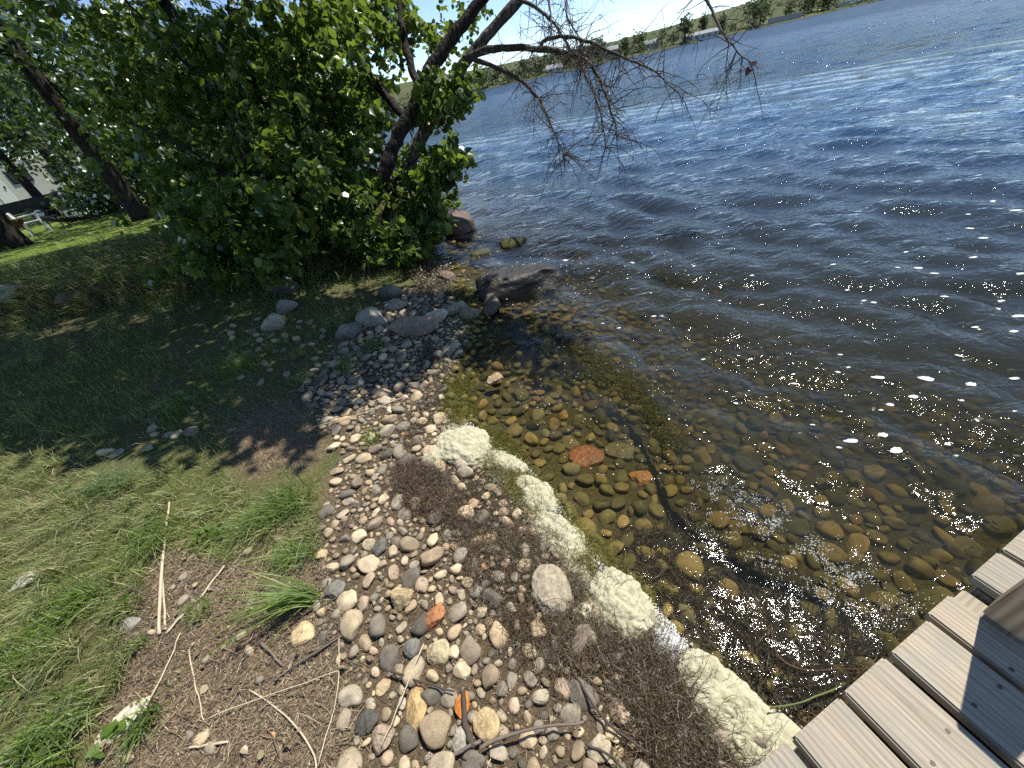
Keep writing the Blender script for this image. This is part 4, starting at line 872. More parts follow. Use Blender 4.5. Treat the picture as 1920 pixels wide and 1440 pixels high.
stalk('dead_reed', [(309, 1070), (313, 1130), (318, 1185)], .004, .005, M_reed, 'short pale reed beside the thick one', 'reed', .018, seed=2, group=RG)
stalk('dead_reed', [(426, 1064), (375, 1130), (318, 1192)], .0045, .006, M_reed, 'pale reed slanting from the grass to the thick reed', 'reed', .016, seed=3, group=RG)
stalk('dead_reed', [(345, 1190), (310, 1270), (275, 1340)], .003, .003, M_reed, 'thin reed pointing at the flat whitish slab', 'reed', .012, seed=4, group=RG)
stalk('dead_reed', [(360, 1218), (372, 1290), (385, 1352)], .003, .0025, M_reed, 'thin yellowish reed alone on the litter', 'reed', .012, seed=5, group=RG)
stalk('dead_reed', [(800, 1216), (765, 1305), (724, 1402)], .003, .002, M_reed, 'slim reed lying across the pebbles to the pinkish-grey stone', 'reed', .05, seed=6, group=RG)
stalk('dead_reed', [(470, 1296), (545, 1350), (590, 1415), (596, 1450)], .003, .003, M_reed, 'bent reed reaching the bottom edge on the litter', 'reed', .014, seed=7, group=RG)
stalk('dead_reed', [(395, 1350), (500, 1310), (640, 1260)], .0022, .0016, M_reed, 'long thin reed crossing the bent one', 'reed', .02, seed=8, group=RG)
stalk('dead_reed', [(640, 1195), (636, 1300), (600, 1440)], .002, .002, M_reed, 'upright thin reed left of the pebbles', 'reed', .02, seed=9, group=RG)
stalk('dead_reed', [(575, 812), (680, 785), (772, 748)], .004, .003, M_reed, 'reed in dappled shade across the upper pebbles', 'reed', .05, seed=10, group=RG)
stalk('dead_reed', [(360, 1402), (400, 1398), (432, 1393)], .004, .004, M_reed, 'short stub of reed near the bottom edge', 'reed', .012, seed=11, group=RG)
TG = 'sticks on the beach'
stalk('stick', [(872, 1300), (876, 1360), (892, 1405)], .009, .011, M_dstick, 'thick dark stick beside the orange stone', 'stick', .03, seed=12, group=TG)
stalk('stick', [(905, 1408), (985, 1378), (1095, 1362)], .006, .004, M_stick, 'grey-brown stick lying across stones at the bottom', 'stick', .05, seed=13, group=TG)
stalk('stick', [(1075, 1265), (1110, 1320), (1150, 1370), (1215, 1420)], .005, .004, M_dstick, 'dark curved stick on the brown weed', 'stick', .04, seed=14, group=TG)
stalk('stick', [(738, 1262), (800, 1285), (856, 1300)], .005, .003, M_dstick, 'dark twig above the orange stone', 'stick', .035, seed=15, group=TG)
stalk('stick', [(652, 1180), (615, 1212), (570, 1245)], .006, .007, M_dstick, 'short dark stick beside the flat cream-yellow stone', 'stick', .016, seed=16, group=TG)
stalk('stick', [(490, 1205), (515, 1232), (535, 1250)], .007, .005, M_stick, 'stubby brown stick on the litter', 'stick', .012, seed=17, group=TG)
stalk('stick', [(520, 1280), (560, 1250), (650, 1190)], .004, .003, M_stick, 'long stick half under the cream-yellow stone', 'stick', .02, seed=18, group=TG)
stalk('stick', [(830, 1430), (880, 1405), (905, 1395)], .006, .006, M_stick, 'grey stick end poking in at the bottom edge', 'stick', .03, seed=19, group=TG)
stalk('stick', [(1100, 1400), (1150, 1425), (1180, 1460)], .004, .004, M_dstick, 'thin dark stick beside the buff triangular stone', 'stick', .04, seed=20, group=TG)
c = onland(1085, 1215); v, f = stone_verts(4, 777, 5, (1, .3, .2), .1); v = v*.085+.004*fbm(v*[3, 30, 30], 4)[:, None]
o = link('driftwood', mesh('driftwood', v, f), plain('driftwood_grain', (.19, .145, .105), .9, .4, 40)); o.location = c+[0, 0, .035]; o.rotation_euler = (.1, -.25, .75); tag(o, 'weathered brown chunk of driftwood above the dark weed', 'driftwood')

# ------------------------------------------------------------------ washed-up weed and algae
M_weed = leaf_mat('brown_weed', [(0, (.02, .013, .006)), (.5, (.065, .043, .021)), (1, (.15, .105, .055))], (.12, .08, .03), .1, .05)
M_root = leaf_mat('chestnut_weed', [(0, (.04, .020, .010)), (.5, (.10, .058, .030)), (1, (.18, .12, .07))], (.12, .08, .03), .1, .05)
M_alga = leaf_mat('green_algae', [(0, (.045, .055, .010)), (.5, (.12, .125, .025)), (.8, (.22, .20, .05)), (1, (.36, .32, .10))], (.3, .3, .05), .3, .01)
rw = np.random.default_rng(61)
def weed_stuff(name, poly, n, l, w, mat, label, seed, rise, curl=1.0, dens=None, zoff=.006, mound=0):
    P = fill(poly, n, seed, dens); m = len(P); r = np.random.default_rng(seed)
    if mound: P[:, 2] += mound*np.abs(fbm(P[:, :2]*6, seed))*r.random(m)
    mb = MB(); mb.add(*fibers(P+[0, 0, zoff], r.uniform(*l, m), r.uniform(*w, m), seed+1, curl, rise, None, 6))
    return tag(mb.obj(name, mat), label, kind='stuff')
weed_stuff('washed_up_weed', WEED, 3600, (.025, .26), (.0006, .0016), M_weed, 'brown tangled weed washed up over the stones', 31, .006, 1.3, lambda C: np.clip(.12+1.5*fbm(C*7, 71), .02, 1), .02, .05)
weed_stuff('washed_up_weed', COBBLE, 2600, (.03, .09), (.0006, .0014), M_weed, 'thin brown weed strands scattered between the dry pebbles', 33, .010, 1.2, None, .012)
EDGE_W = poly_land([(1120, 1190), (1200, 1200), (1290, 1290), (1310, 1400), (1400, 1440), (1250, 1460), (1200, 1380), (1180, 1280)])
weed_stuff('washed_up_weed', EDGE_W, 2500, (.03, .22), (.0008, .0018), M_weed, 'thick fibrous weed bank beside the foam near the dock', 35, .010, 1.0, None, .02, .06)
ROOT = poly_land([(735, 880), (770, 870), (830, 890), (860, 950), (900, 1000), (840, 990), (780, 960), (745, 930)])
weed_stuff('washed_up_weed', ROOT, 2600, (.04, .11), (.0008, .0018), M_root, 'chestnut-brown matted weed heap below the pebbles', 37, .02, .8, None, .02, .05)
BROWN2 = poly_land([(800, 640), (850, 690), (830, 740), (790, 830), (760, 860), (745, 800), (800, 740), (790, 690)])
weed_stuff('washed_up_weed', BROWN2, 2200, (.03, .09), (.0012, .0022), M_weed, 'dark weed strip along the shaded water line', 39, .014, 1, None, .01, .03)
SHW = poly_land([(790, 480), (840, 500), (850, 560), (800, 560), (760, 500)])
weed_stuff('washed_up_weed', SHW, 2000, (.06, .16), (.002, .004), M_root, 'reddish-brown weed mat under the tree at the water edge', 40, .03, 1, None, .01, .05)
ALG1 = poly_land([(840, 715), (900, 700), (890, 780), (870, 800), (825, 790)])
weed_stuff('green_algae', ALG1, 2600, (.03, .08), (.001, .0024), M_alga, 'yellow-green algae mat at the water line above the foam', 41, .016, 1, None, .012, .03)
ALG2 = poly_land([(900, 800), (960, 840), (1010, 920), (1080, 990), (1180, 1070), (1250, 1130), (1200, 1160), (1090, 1080), (1000, 960), (920, 880)])
weed_stuff('green_algae', ALG2, 5200, (.03, .11), (.0009, .0022), M_alga, 'green algae strands floating along the water side of the foam', 43, .010, .7, lambda C: np.clip(.45+fbm(C*6, 72), .05, 1), .022, .02)
ALG3 = poly_land([(840, 540), (890, 530), (905, 600), (870, 600)])
weed_stuff('green_algae', ALG3, 900, (.04, .1), (.0015, .003), M_alga, 'olive algae between stones beside the largest boulder', 45, .012, 1, None, .015, .02)
ALG4 = poly_land([(990, 600), (1060, 620), (1150, 680), (1240, 745), (1290, 850), (1250, 850), (1190, 760), (1090, 700), (1010, 640)])  # algae strip whose colour stands in for light refracted through the ripple
weed_stuff('green_algae', ALG4, 2600, (.02, .06), (.004, .009), M_alga, 'yellow-olive algae added for the lit, refracted band under the incoming ripple', 46, .012, 1, lambda C: np.clip(.45+fbm(C*5, 77), .05, 1), .035)
STR = poly_land([(1180, 1010), (1300, 1000), (1420, 1080), (1560, 1150), (1690, 1180), (1640, 1260), (1500, 1370), (1380, 1290), (1260, 1180)])
weed_stuff('washed_up_weed', STR, 4800, (.05, .2), (.0012, .0032), leaf_mat('sunken_weed', [(0, (.012, .009, .005)), (.6, (.04, .028, .014)), (1, (.10, .07, .035))], (.1, .07, .03), .1, .02), 'dark weed strands swirling in the shallows beside the dock', 47, .006, .8, lambda C: np.clip(.3+1.1*fbm(C*4, 73), .02, 1), .02)
FLW = [gp(x, y, .0) for x, y in [(1535, 685), (1560, 670), (1590, 665), (1500, 730), (1530, 710), (1640, 700), (1670, 720), (1600, 760), (1650, 790), (1570, 690), (1490, 745), (1620, 770)]]
P = np.repeat(np.array(FLW), 4, 0)+rw.normal(0, .05, (48, 3))*[1, 1, 0]-[0, 0, .03]
mb = MB(); mb.add(*fibers(P, rw.uniform(.1, .3, 48), rw.uniform(.001, .0022, 48), 49, .8, .008, None, 8)); tag(mb.obj('floating_weed', M_alga), 'loose pale green weed stems floating in the open shallows', 'water weed')
M_shoot = plain('green_shoot', (.11, .14, .04), .5, .2, 30)
stalk('reed_shoot', [(1572, 1290), (1500, 1322), (1435, 1338)], .0035, .0025, M_shoot, 'single green reed blade floating beside the dock', 'reed', .06, seed=31)
stalk('curved_water_weed', [(1440, 1180), (1450, 1235), (1490, 1262), (1560, 1266), (1612, 1262)], .0028, .0018, plain('red_stem', (.13, .06, .03), .5), 'curved reddish water-weed stem beside the dock', 'water weed', .06, seed=32)

# ------------------------------------------------------------------ foam
def water_z(P):
    d = P[:, :2]-WC; a = np.arctan2(d[:, 0], d[:, 1]); r = np.hypot(d[:, 0], d[:, 1])
    i = np.clip(np.round((a-az[0])/(az[1]-az[0])).astype(int), 0, NA-1); j = np.clip(np.round(np.log(r/rr[0])/math.log(rr[1]/rr[0])).astype(int), 0, NR-1)
    return np.maximum(zw[j*NA+i], -.02)
def cell(P, s, seed):
    P = P*s; f = np.floor(P).astype(np.int64); best = np.full(len(P), 9.0)
    for a in (-1, 0, 1):
        for b in (-1, 0, 1):
            for c_ in (-1, 0, 1):
                g = f+[a, b, c_]; q = g+np.stack([hash3(g[:, 0], g[:, 1], g[:, 2], seed+k) for k in range(3)], 1)
                best = np.minimum(best, ((q-P)**2).sum(1))
    return np.sqrt(best)
t = NT('lake_foam'); p = t.pos(); n1 = t.noise(70, 4, p, .65); v1 = t.vor(160, p); n0 = t.noise(14, 3, p)
c = t.mix(n0, (.42, .395, .25), (.55, .53, .39)); c = t.mix(t.ramp(n1, [(.35, (0, 0, 0)), (.6, (1, 1, 1))]), t.mix(1.0, c, (.84, .82, .74), 'MULTIPLY'), c)
pb_ = t.pbr(c, .75, t.bump(v1, .25, .003, t.bump(n1, .35, .006)), .25, Subsurface_Weight=.4, Subsurface_Scale=.03); pb_.inputs['Subsurface Radius'].default_value = (1, .95, .7)
M_foam = t.m; M_foamw = plain('white_froth', (.66, .68, .65), .6, .08, 60, .3, .4, .004)
ico6 = ico(6)
def foam(px, w, d, h, label, seed, rz, rough=1.0, mat=None, parent=None):
    w, d, h = w*1.5, d*1.6, h*.72
    P = onland(*px); P[2] = max(P[2], -.005); r = np.random.default_rng(seed); v, f = ico6 if w > .13 else ICO[5]; v = v.copy(); o = r.uniform(0, 30, 3)
    q = v*np.array([w, d, (w+d)/2])/.06
    big_ = vnoise(q*.55+o, seed); v = v*(1+.26*big_[:, None]*rough); q2 = v*np.array([w, d, h])
    c1 = cell(q2+o, 24, seed); c2 = cell(q2+o, 62, seed+9)
    nn = norm(v/np.array([w, d, h])**.5); q2 = q2+nn*((.018*(.62-c1)+.008*(.6-c2)+.012*fbm(q2*32+o, seed+4))*rough)[:, None]
    q2[:, 2] = np.where(q2[:, 2] < -.012, -.012+(q2[:, 2]+.012)*.1, q2[:, 2])
    mb = MB(); mb.add(q2, f)
    for _ in range(60):
        a_ = r.uniform(0, 6.283); k_ = r.uniform(.8, 1.3); rad_ = r.uniform(.002, .009)*(1.35-k_+.3); iv, jf = ICO[1]
        mb.add(iv*rad_*(1+.25*vnoise(iv*2+_, seed))[:, None]+[math.cos(a_)*w*k_, math.sin(a_)*d*k_, r.uniform(-.006, .012)], jf)
    ob = link('foam_clump', mb.mesh('foam_clump'), mat or M_foam); ob.location = (P[0], P[1], P[2]+.01); ob.rotation_euler = (0, 0, rz)
    return tag(ob, label, 'foam', 'foam clumps along the water line')
sh = math.atan2(.85, -.52)
foam((868, 838), .125, .10, .085, 'tall crumbly foam heap at the far end of the foam line', 1, sh)
foam((815, 858), .065, .04, .03, 'crumbly foam scraps left of the tall foam heap', 2, 1.0, 1.3)
foam((938, 868), .125, .045, .035, 'smooth foam tongue next to the tall heap', 3, sh+.35, .5)
foam((1000, 930), .10, .06, .045, 'foam pad in the upper middle of the foam line', 4, sh, .8)
foam((1052, 1012), .12, .06, .045, 'long pale foam pad leading to the biggest oval stone', 5, sh, .8)
foam((1085, 1078), .07, .03, .025, 'low wet foam patch beside the biggest oval stone', 6, sh, .6)
foam((1165, 1142), .105, .085, .065, 'broad lumpy foam cushion in the middle of the foam line', 7, sh, 1.0)
foam((1115, 1155), .05, .04, .03, 'curdled foam crumbs beside the lumpy cushion', 8, 0, 1.5)
foam((1350, 1322), .125, .07, .055, 'big creamy foam heap running up to the dock', 9, sh, .9)
foam((1400, 1372), .085, .055, .04, 'foam skirt under the corner of the dock planks', 10, sh, 1.0)
foam((1255, 1215), .07, .03, .018, 'thin foam ridge between the cushion and the creamy heap', 11, sh, .7, M_foamw)
foam((1462, 1398), .07, .05, .03, 'flat foam disappearing beneath the dock', 12, sh, .8)
# froth film and bubbles
HEX = np.array([(math.cos(a), math.sin(a)) for a in np.arange(7)*2*math.pi/7])
def flecks(P, rad, seed, dome=.35, lift=.003):
    r = np.random.default_rng(seed); n = len(P); rad = np.asarray(rad)
    k = r.uniform(.7, 1.25, (n, 7, 1)); v = HEX[None]*k*rad[:, None, None]
    ring = np.concatenate([P[:, None, :2]+v, np.broadcast_to(P[:, None, 2:3], (n, 7, 1))+0], 2)
    top = np.concatenate([P[:, :2], P[:, 2:3]+rad[:, None]*dome], 1)[:, None]; V = np.concatenate([ring, top], 1)+[0, 0, lift]
    j = np.arange(7); F = np.stack([j, (j+1) % 7, np.full(7, 7)], 1); return V.reshape(-1, 3), (F[None]+(np.arange(n)*8)[:, None, None]).reshape(-1, 3)
rf = np.random.default_rng(71)
BUB = np.array([gp(x, y)[:2] for x, y in [(1240, 860), (1340, 880), (1500, 970), (1660, 1050), (1760, 1130), (1640, 1210), (1540, 1150), (1400, 1070), (1280, 980)]])
def froth(poly_px, n, r0, r1, label, seed, dens=None, dome=.5):
    poly = np.array([gp(x, y) for x, y in poly_px]); P = fill(poly, n, seed, dens); P[:, 2] = np.maximum(P[:, 2], water_z(P))
    mb = MB(); mb.add(*flecks(P, rf.uniform(r0, r1, len(P))**1.0, seed, dome)); return tag(mb.obj('froth', M_foamw), label, kind='stuff')
froth([(1185, 1160), (1230, 1180), (1330, 1270), (1400, 1330), (1330, 1300), (1270, 1260), (1210, 1210)], 2600, .0010, .0042, 'fresh white froth between the foam and the sparkling shallows', 1)
LINE = np.array([onland(x, y)[:2] for x, y in [(850, 800), (900, 850), (960, 895), (1010, 950), (1060, 1030), (1120, 1100), (1200, 1170), (1290, 1265), (1370, 1330), (1460, 1390)]])
BAND = poly_land([(830, 800), (880, 790), (960, 850), (1040, 930), (1110, 1030), (1220, 1130), (1320, 1240), (1420, 1330), (1480, 1390), (1440, 1430), (1340, 1370), (1250, 1270), (1160, 1190), (1070, 1100), (990, 980), (900, 890), (840, 860)])
P = fill(BAND, 11000, 90, lambda C: np.exp(-(dist_line(C, LINE)/.06)**2)*np.clip(.5+1.1*fbm(C*14, 78), 0, 1)); P[:, 2] = np.maximum(P[:, 2], water_z(P))+rf.uniform(0, .012, len(P))
mb = MB(); mb.add(*flecks(P, rf.triangular(.0012, .002, .0085, len(P)), 91, .6)); tag(mb.obj('froth', M_foam), 'soft cream froth joining the foam heaps along the water line', kind='stuff')
P = fill(BAND, 420, 95, lambda C: np.exp(-(dist_line(C, LINE)/.07)**2)); mb = MB(); mb.add(*fibers(P+[0, 0, .055], rf.uniform(.03, .12, len(P)), rf.uniform(.0007, .0014, len(P)), 96, 1.0, .02, None, 6)); tag(mb.obj('weed_strands', M_weed), 'dark weed strands stuck to the foam', kind='stuff')
P = fill(BAND, 7000, 97, lambda C: np.exp(-(dist_line(C, LINE+[.045, .03])/.035)**2)*np.clip(.45+1.2*fbm(C*18, 79), 0, 1)); P[:, 2] = np.maximum(P[:, 2], water_z(P))+rf.uniform(0, .006, len(P))
mb = MB(); mb.add(*flecks(P, rf.triangular(.0008, .0015, .006, len(P)), 98, .6)); tag(mb.obj('froth', M_foamw), 'wet white bubbles on the water side of the foam', kind='stuff')
froth([(930, 880), (1000, 900), (1100, 1030), (1120, 1080), (1070, 1070), (990, 960)], 1500, .0012, .005, 'fine froth along the upper foam line', 2, lambda C: np.clip(.4+fbm(C*9, 74), 0, 1))
froth([(1240, 860), (1340, 880), (1500, 970), (1660, 1050), (1760, 1130), (1640, 1210), (1540, 1150), (1400, 1070), (1280, 980)], 2600, .0005, .0019, 'band of tiny bubbles behind the breaking ripple', 3, lambda C: np.clip(.12+.5*fbm(C*5, 75)+.8*fbm(C*22, 76), 0, 1)*smooth(-.05, .22, np.where(inside(C, BUB), dist_line(C, np.vstack([BUB, BUB[:1]])), 0)))
froth([(860, 520), (1060, 480), (1120, 560), (1000, 640), (960, 590), (900, 640)], 110, .002, .008, 'scattered froth around the largest boulder', 4)
froth([(880, 440), (1000, 420), (1300, 480), (1300, 560), (1060, 540), (900, 500)], 150, .003, .010, 'small froth specks on the waves beyond the boulder', 5)
froth([(1000, 620), (1280, 700), (1300, 900), (1100, 900), (960, 760)], 200, .001, .004, 'tiny bubbles over the clear shallows', 6)
ME_fl = []
for k in range(6):
    r = np.random.default_rng(80+k); m_ = 18; a = np.arange(m_)*2*math.pi/m_; q = (1+.35*vnoise(np.c_[np.cos(a)*1.6, np.sin(a)*1.6]+k*7, k)+.25*vnoise(np.c_[np.cos(a)*4, np.sin(a)*4]+k*7, k+3))
    rings = [np.c_[np.cos(a)*q*s_*1.0, np.sin(a)*q*s_*.5, np.full(m_, z_)] for s_, z_ in ((1, 0), (.9, .10), (.5, .15))]+[np.array([[0, 0, .16]])]
    V = np.vstack(rings); j = np.arange(m_); k2 = (j+1) % m_; F = np.vstack([np.stack([b_*m_+j, b_*m_+k2, (b_+1)*m_+k2], 1) for b_ in (0, 1)]+[np.stack([b_*m_+j, (b_+1)*m_+k2, (b_+1)*m_+j], 1) for b_ in (0, 1)]+[np.stack([2*m_+j, 2*m_+k2, np.full(m_, 3*m_)], 1)])
    me = mesh('foam_fleck', V, F); me.materials.append(M_foamw); ME_fl.append(me)
FL = [(1645, 708, 30), (1735, 712, 40), (1715, 745, 30), (1820, 720, 40), (1800, 665, 26), (1835, 786, 30), (1595, 825, 34), (1680, 845, 40), (1575, 838, 16), (1655, 815, 36), (1750, 515, 20), (1910, 520, 26), (1720, 500, 24), (1680, 505, 18), (1770, 560, 20), (1640, 563, 20), (1620, 560, 18), (1590, 540, 14), (1830, 612, 20), (1840, 617, 18), (1815, 672, 24), (1900, 690, 32), (1905, 705, 26), (1880, 560, 22), (1910, 590, 30), (1870, 575, 22), (1900, 625, 24), (1570, 700, 18), (1575, 665, 14), (1590, 690, 14), (1490, 715, 16), (1380, 755, 14), (1320, 670, 14), (1440, 680, 12), (1225, 595, 16), (1240, 593, 14), (1160, 615, 12), (1110, 520, 18), (1185, 490, 20), (1060, 485, 22), (1130, 610, 10), (1500, 810, 12), (1525, 792, 12), (1800, 755, 14), (1900, 775, 16), (1780, 828, 22), (1795, 850, 16), (1910, 850, 20), (1640, 762, 16), (1670, 755, 24), (1655, 765, 14), (1860, 480, 20), (1820, 490, 22), (1700, 470, 16), (1560, 500, 14), (1480, 560, 12), (1410, 520, 14), (1350, 560, 12), (1300, 500, 14), (1860, 380, 22), (1900, 400, 24), (1820, 425, 20), (1845, 447, 24), (1815, 403, 18)]
for k, (x, y, w_) in enumerate(FL):
    P = gp(x, y); D = -float((P-CAM) @ W[:, 2]); s_ = w_*.28*D/FPX; z_ = float(water_z(P[None])[0])
    o = link('foam_fleck', ME_fl[k % 6]); o.location = (P[0], P[1], z_+.002); o.scale = (s_, s_*1.1, s_*.4); o.rotation_euler = (0, 0, -.15+rf.normal(0, .3))
    tag(o, 'small white foam fleck drifting on the lake', 'foam fleck', 'foam flecks drifting on the lake')

# ------------------------------------------------------------------ far shore
fs = np.array([(-420, 330, 220), (300, 290, 230), (700, 200, 240), (900, 165, 250), (1040, 134, 265), (1160, 106, 285), (1290, 78, 320), (1400, 54, 350), (1520, 27, 400), (1640, 0, 450), (1900, -58, 560), (2600, -214, 800)])
def azdir(x, y): d = ray(x, y); return norm(d[:2])
FS = np.array([azdir(x, y)*d for x, y, d in fs])
t_ = np.linspace(0, len(FS)-1, 120); FSs = np.stack([np.interp(t_, np.arange(len(FS)), FS[:, k]) for k in (0, 1)], 1)
dirs = norm(FSs); prof_b = np.array([-6, 0, 3, 14, 40, 90, 160, 260, 420]); prof_h = np.array([-1.2, -.05, .9, 1.6, 5, 12, 19, 23, 12])
hl = np.interp(t_, np.arange(len(FS)), [.8, .8, .8, .7, .65, .6, .75, .9, .95, .9, .8, .8])
Vh = []
for b_, h_ in zip(prof_b, prof_h):
    q = FSs+dirs*b_; z_ = np.where(h_ > 1, h_*hl*(1+.18*fbm(q*.012, 7)), h_); Vh.append(np.c_[q, z_])
V = np.concatenate(Vh); m_ = len(FSs); ii = (np.arange(len(prof_b)-1)[:, None]*m_+np.arange(m_-1)[None]).ravel()
t = NT('far_pasture'); p = t.pos(); c = t.ramp(t.noise(.03, 5, p), [(.3, (.055, .068, .027)), (.55, (.085, .098, .04)), (.8, (.13, .125, .06))]); t.pbr(c, .95, None, .1)
tag(link('far_hill', mesh('far_hill', V, np.stack([ii, ii+m_, ii+m_+1, ii+1], 1)), t.m), 'low grassy hill along the opposite shore', kind='structure')
M_far = leaf_mat('far_foliage', [(0, (.045, .062, .028)), (.5, (.075, .097, .042)), (1, (.12, .135, .06))], (.15, .19, .06), .35, .02)
def fh(b_): return float(np.interp(b_, prof_b, prof_h))*.7
def far_point(x, y, back):
    a = azdir(x, y); q = np.array([a*d for d in np.linspace(200, 900, 400)]); k = np.argmin(np.abs(np.interp(np.arctan2(q[:, 0], q[:, 1]), np.arctan2(FSs[:, 0], FSs[:, 1]), np.hypot(FSs[:, 0], FSs[:, 1]))-np.linspace(200, 900, 400)))
    P = q[k]+a*back; return np.array([P[0], P[1], max(.3, fh(back)*.9-.3)])
FARN = ['rounded', 'spreading', 'narrow', 'bushy', 'dense']
def far_tree(x, y, back, h, wd_, seed, label, bare=False):
    B = far_point(x, y, back); r = np.random.default_rng(seed)
    T = tag(empty('far_tree', B), label, 'tree', 'trees on the opposite shore')
    mb = MB(); mb.add(*tube([B-[0, 0, .5], B+[0, 0, h*.35], B+[r.normal(0, .2), 0, h*.8]], [h*.03, h*.022, h*.008], 6)); part(mb, 'trunk', M_barkB, T)
    n = 120 if not bare else 60; u = norm(r.normal(size=(n, 3)))*(r.random((n, 1))**.4); C = B+[0, 0, h*.56]+u*np.array([wd_/2, wd_/2, h*.44])*(1+.35*vnoise(u*2+seed, seed))[:, None]
    mb = MB(); mb.add(*sprigs(C, 8, (h*.04, h*.085), seed+3, h*.06, .3, True)); part(mb, 'crown', M_far, T)
FT = [(905, 164, 4, 12, 12, 'broad willow-like tree at the near end of the far shore'), (930, 158, 8, 11, 11, 'rounded far tree second from the near end'), (955, 153, 5, 9, 10, 'low far tree beneath the bare hanging twigs'), (985, 146, 12, 12, 12, 'darker far tree above the middle of the wooded bank'), (1010, 141, 10, 11, 11, 'far tree just before the lakeside roof'),
 (1035, 136, 22, 12, 12, 'far tree behind the lakeside roof'), (1062, 129, 18, 12, 11, 'far tree on the wooded slope behind hanging branches'), (1088, 123, 16, 13, 12, 'full dark far tree left of the stone-walled house'), (1105, 119, 14, 12, 10, 'tall far tree touching the stone-walled house'), (1122, 114, 16, 15, 11, 'tallest dark far tree beside the stone-walled house'), (1158, 106, 14, 9, 4, 'slim far tree right of the stone-walled house'), (1172, 103, 14, 11, 5, 'pair member, narrow upright far tree'), (1198, 97, 14, 13, 10, 'leaning rounded far tree halfway along'), (1240, 89, 12, 13, 12, 'airy thin-crowned far tree'), (1262, 84, 10, 9, 8, 'small far tree right of the airy one'), (1284, 79, 8, 17, 9, 'tall pale-green far tree by the long white building'), (1316, 72, 26, 14, 6, 'dark narrow far tree behind the long white building'), (1352, 64, 14, 12, 5, 'dark conical far tree at the end of the white building'), (1372, 60, 10, 6, 5, 'small shrub-like far tree on the open slope'), (1412, 51, 8, 19, 16, 'big dark bushy far tree standing at the water'), (1424, 48, 14, 17, 14, 'second bushy far tree merged with the big dark one'), (1455, 42, 80, 8, 8, 'small far tree on the hill crest'), (1478, 37, 24, 13, 10, 'rounded far tree above the grey shore wall'), (1506, 30, 16, 14, 10, 'rounded far tree right of the grey wall'), (1520, 27, 20, 16, 8, 'upright far tree in the row before the long hedge'), (1540, 22, 16, 15, 9, 'next upright far tree before the long hedge'), (1552, 19, 14, 14, 10, 'last upright far tree before the long hedge')]
for k, (x, y, bk, h, w_, lb) in enumerate(FT): far_tree(x, y, bk, h*.85, w_*.9, 1200+k, lb, k == 13)
mb = MB(); rr2 = np.random.default_rng(5)
C = [far_point(x, 165-.2235*(x-900), rr2.uniform(3, 16))+[0, 0, rr2.uniform(.3, 4.2)] for x in list(rr2.uniform(700, 1230, 420))+list(rr2.uniform(1530, 1760, 150))+list(rr2.uniform(1230, 1530, 50))]
mb.add(*sprigs(C, 9, (.6, 1.2), 1300, .9, .2, True)); tag(mb.obj('shore_undergrowth', M_far), 'low bushes along the far water edge', kind='stuff')
M_white = plain('white_siding', (.55, .56, .55), .6, .06, 2); M_roof = plain('grey_roof', (.25, .27, .27), .7, .1, 2); M_glass = plain('dark_glass', (.03, .035, .04), .15, .1, 3, .6); M_stonew = plain('stone_wall', (.34, .31, .27), .8, .25, 3)
def house(x, y, back, L, Dp, hw, hr, mw, label, nwin, name='far_house', flat=False):
    B = far_point(x, y, back); a = azdir(x, y); T = tag(empty(name, B, math.atan2(a[0], -a[1])*1.0), label, 'building', 'buildings on the opposite shore')
    T.rotation_euler = (0, 0, -math.atan2(a[0], a[1]))
    wl_ = box_obj('wall', (-L/2, L/2, -Dp/2, Dp/2, -1, hw), mw, T, 0)
    o_ = .4; V = np.array([(-L/2-o_, -Dp/2-o_, hw-.1), (L/2+o_, -Dp/2-o_, hw-.1), (L/2+o_, Dp/2+o_, hw-.1), (-L/2-o_, Dp/2+o_, hw-.1), (-L/2-o_, 0, hw+hr), (L/2+o_, 0, hw+hr)])
    mb = MB(); mb.add(V, np.array([(0, 1, 5), (0, 5, 4), (2, 3, 4), (2, 4, 5), (0, 4, 3), (1, 2, 5), (0, 3, 2), (0, 2, 1)])); mb.obj('roof', M_roof, T, False)
    for k in range(nwin):
        cx = -L/2+(k+.5)*L/nwin; box_obj('window', (cx-.7, cx+.7, -Dp/2-.06, -Dp/2+.02, hw*.35, hw*.8), M_glass, T, 0)
house(1312, 72, 5, 20, 6, 3.0, 1.4, M_white, 'long low white building with pale roof at the far water edge', 6)
house(1146, 109, 8, 7, 6, 4.5, 1.6, M_stonew, 'stone-walled far house with dark windows', 3)
house(1040, 134, 6, 8, 6, 2.2, 1.6, M_white, 'small lakeside building with pale roof under the trees', 2)
house(1222, 94, 20, 8, 6, 3.0, 1.6, M_white, 'little white house between far trees', 2)
def wall_run(x0, x1, back, h, mat, name, label, cat):
    P0 = far_point(x0, 165-.2235*(x0-900), back); P1 = far_point(x1, 165-.2235*(x1-900), back); d = P1-P0; L = np.linalg.norm(d[:2])
    T = box_obj(name, (0, L, -.3, .3, -1.5, h), mat, None, .05); T.location = P0; T.rotation_euler = (0, 0, math.atan2(d[1], d[0])); return tag(T, label, cat)
wall_run(1440, 1502, 4, 3.2, M_stonew, 'shore_wall', 'long grey wall at the far water edge', 'wall')
wall_run(1566, 1640, 14, 3.2, M_white, 'white_building_front', 'long white building front behind the far hedge', 'building')

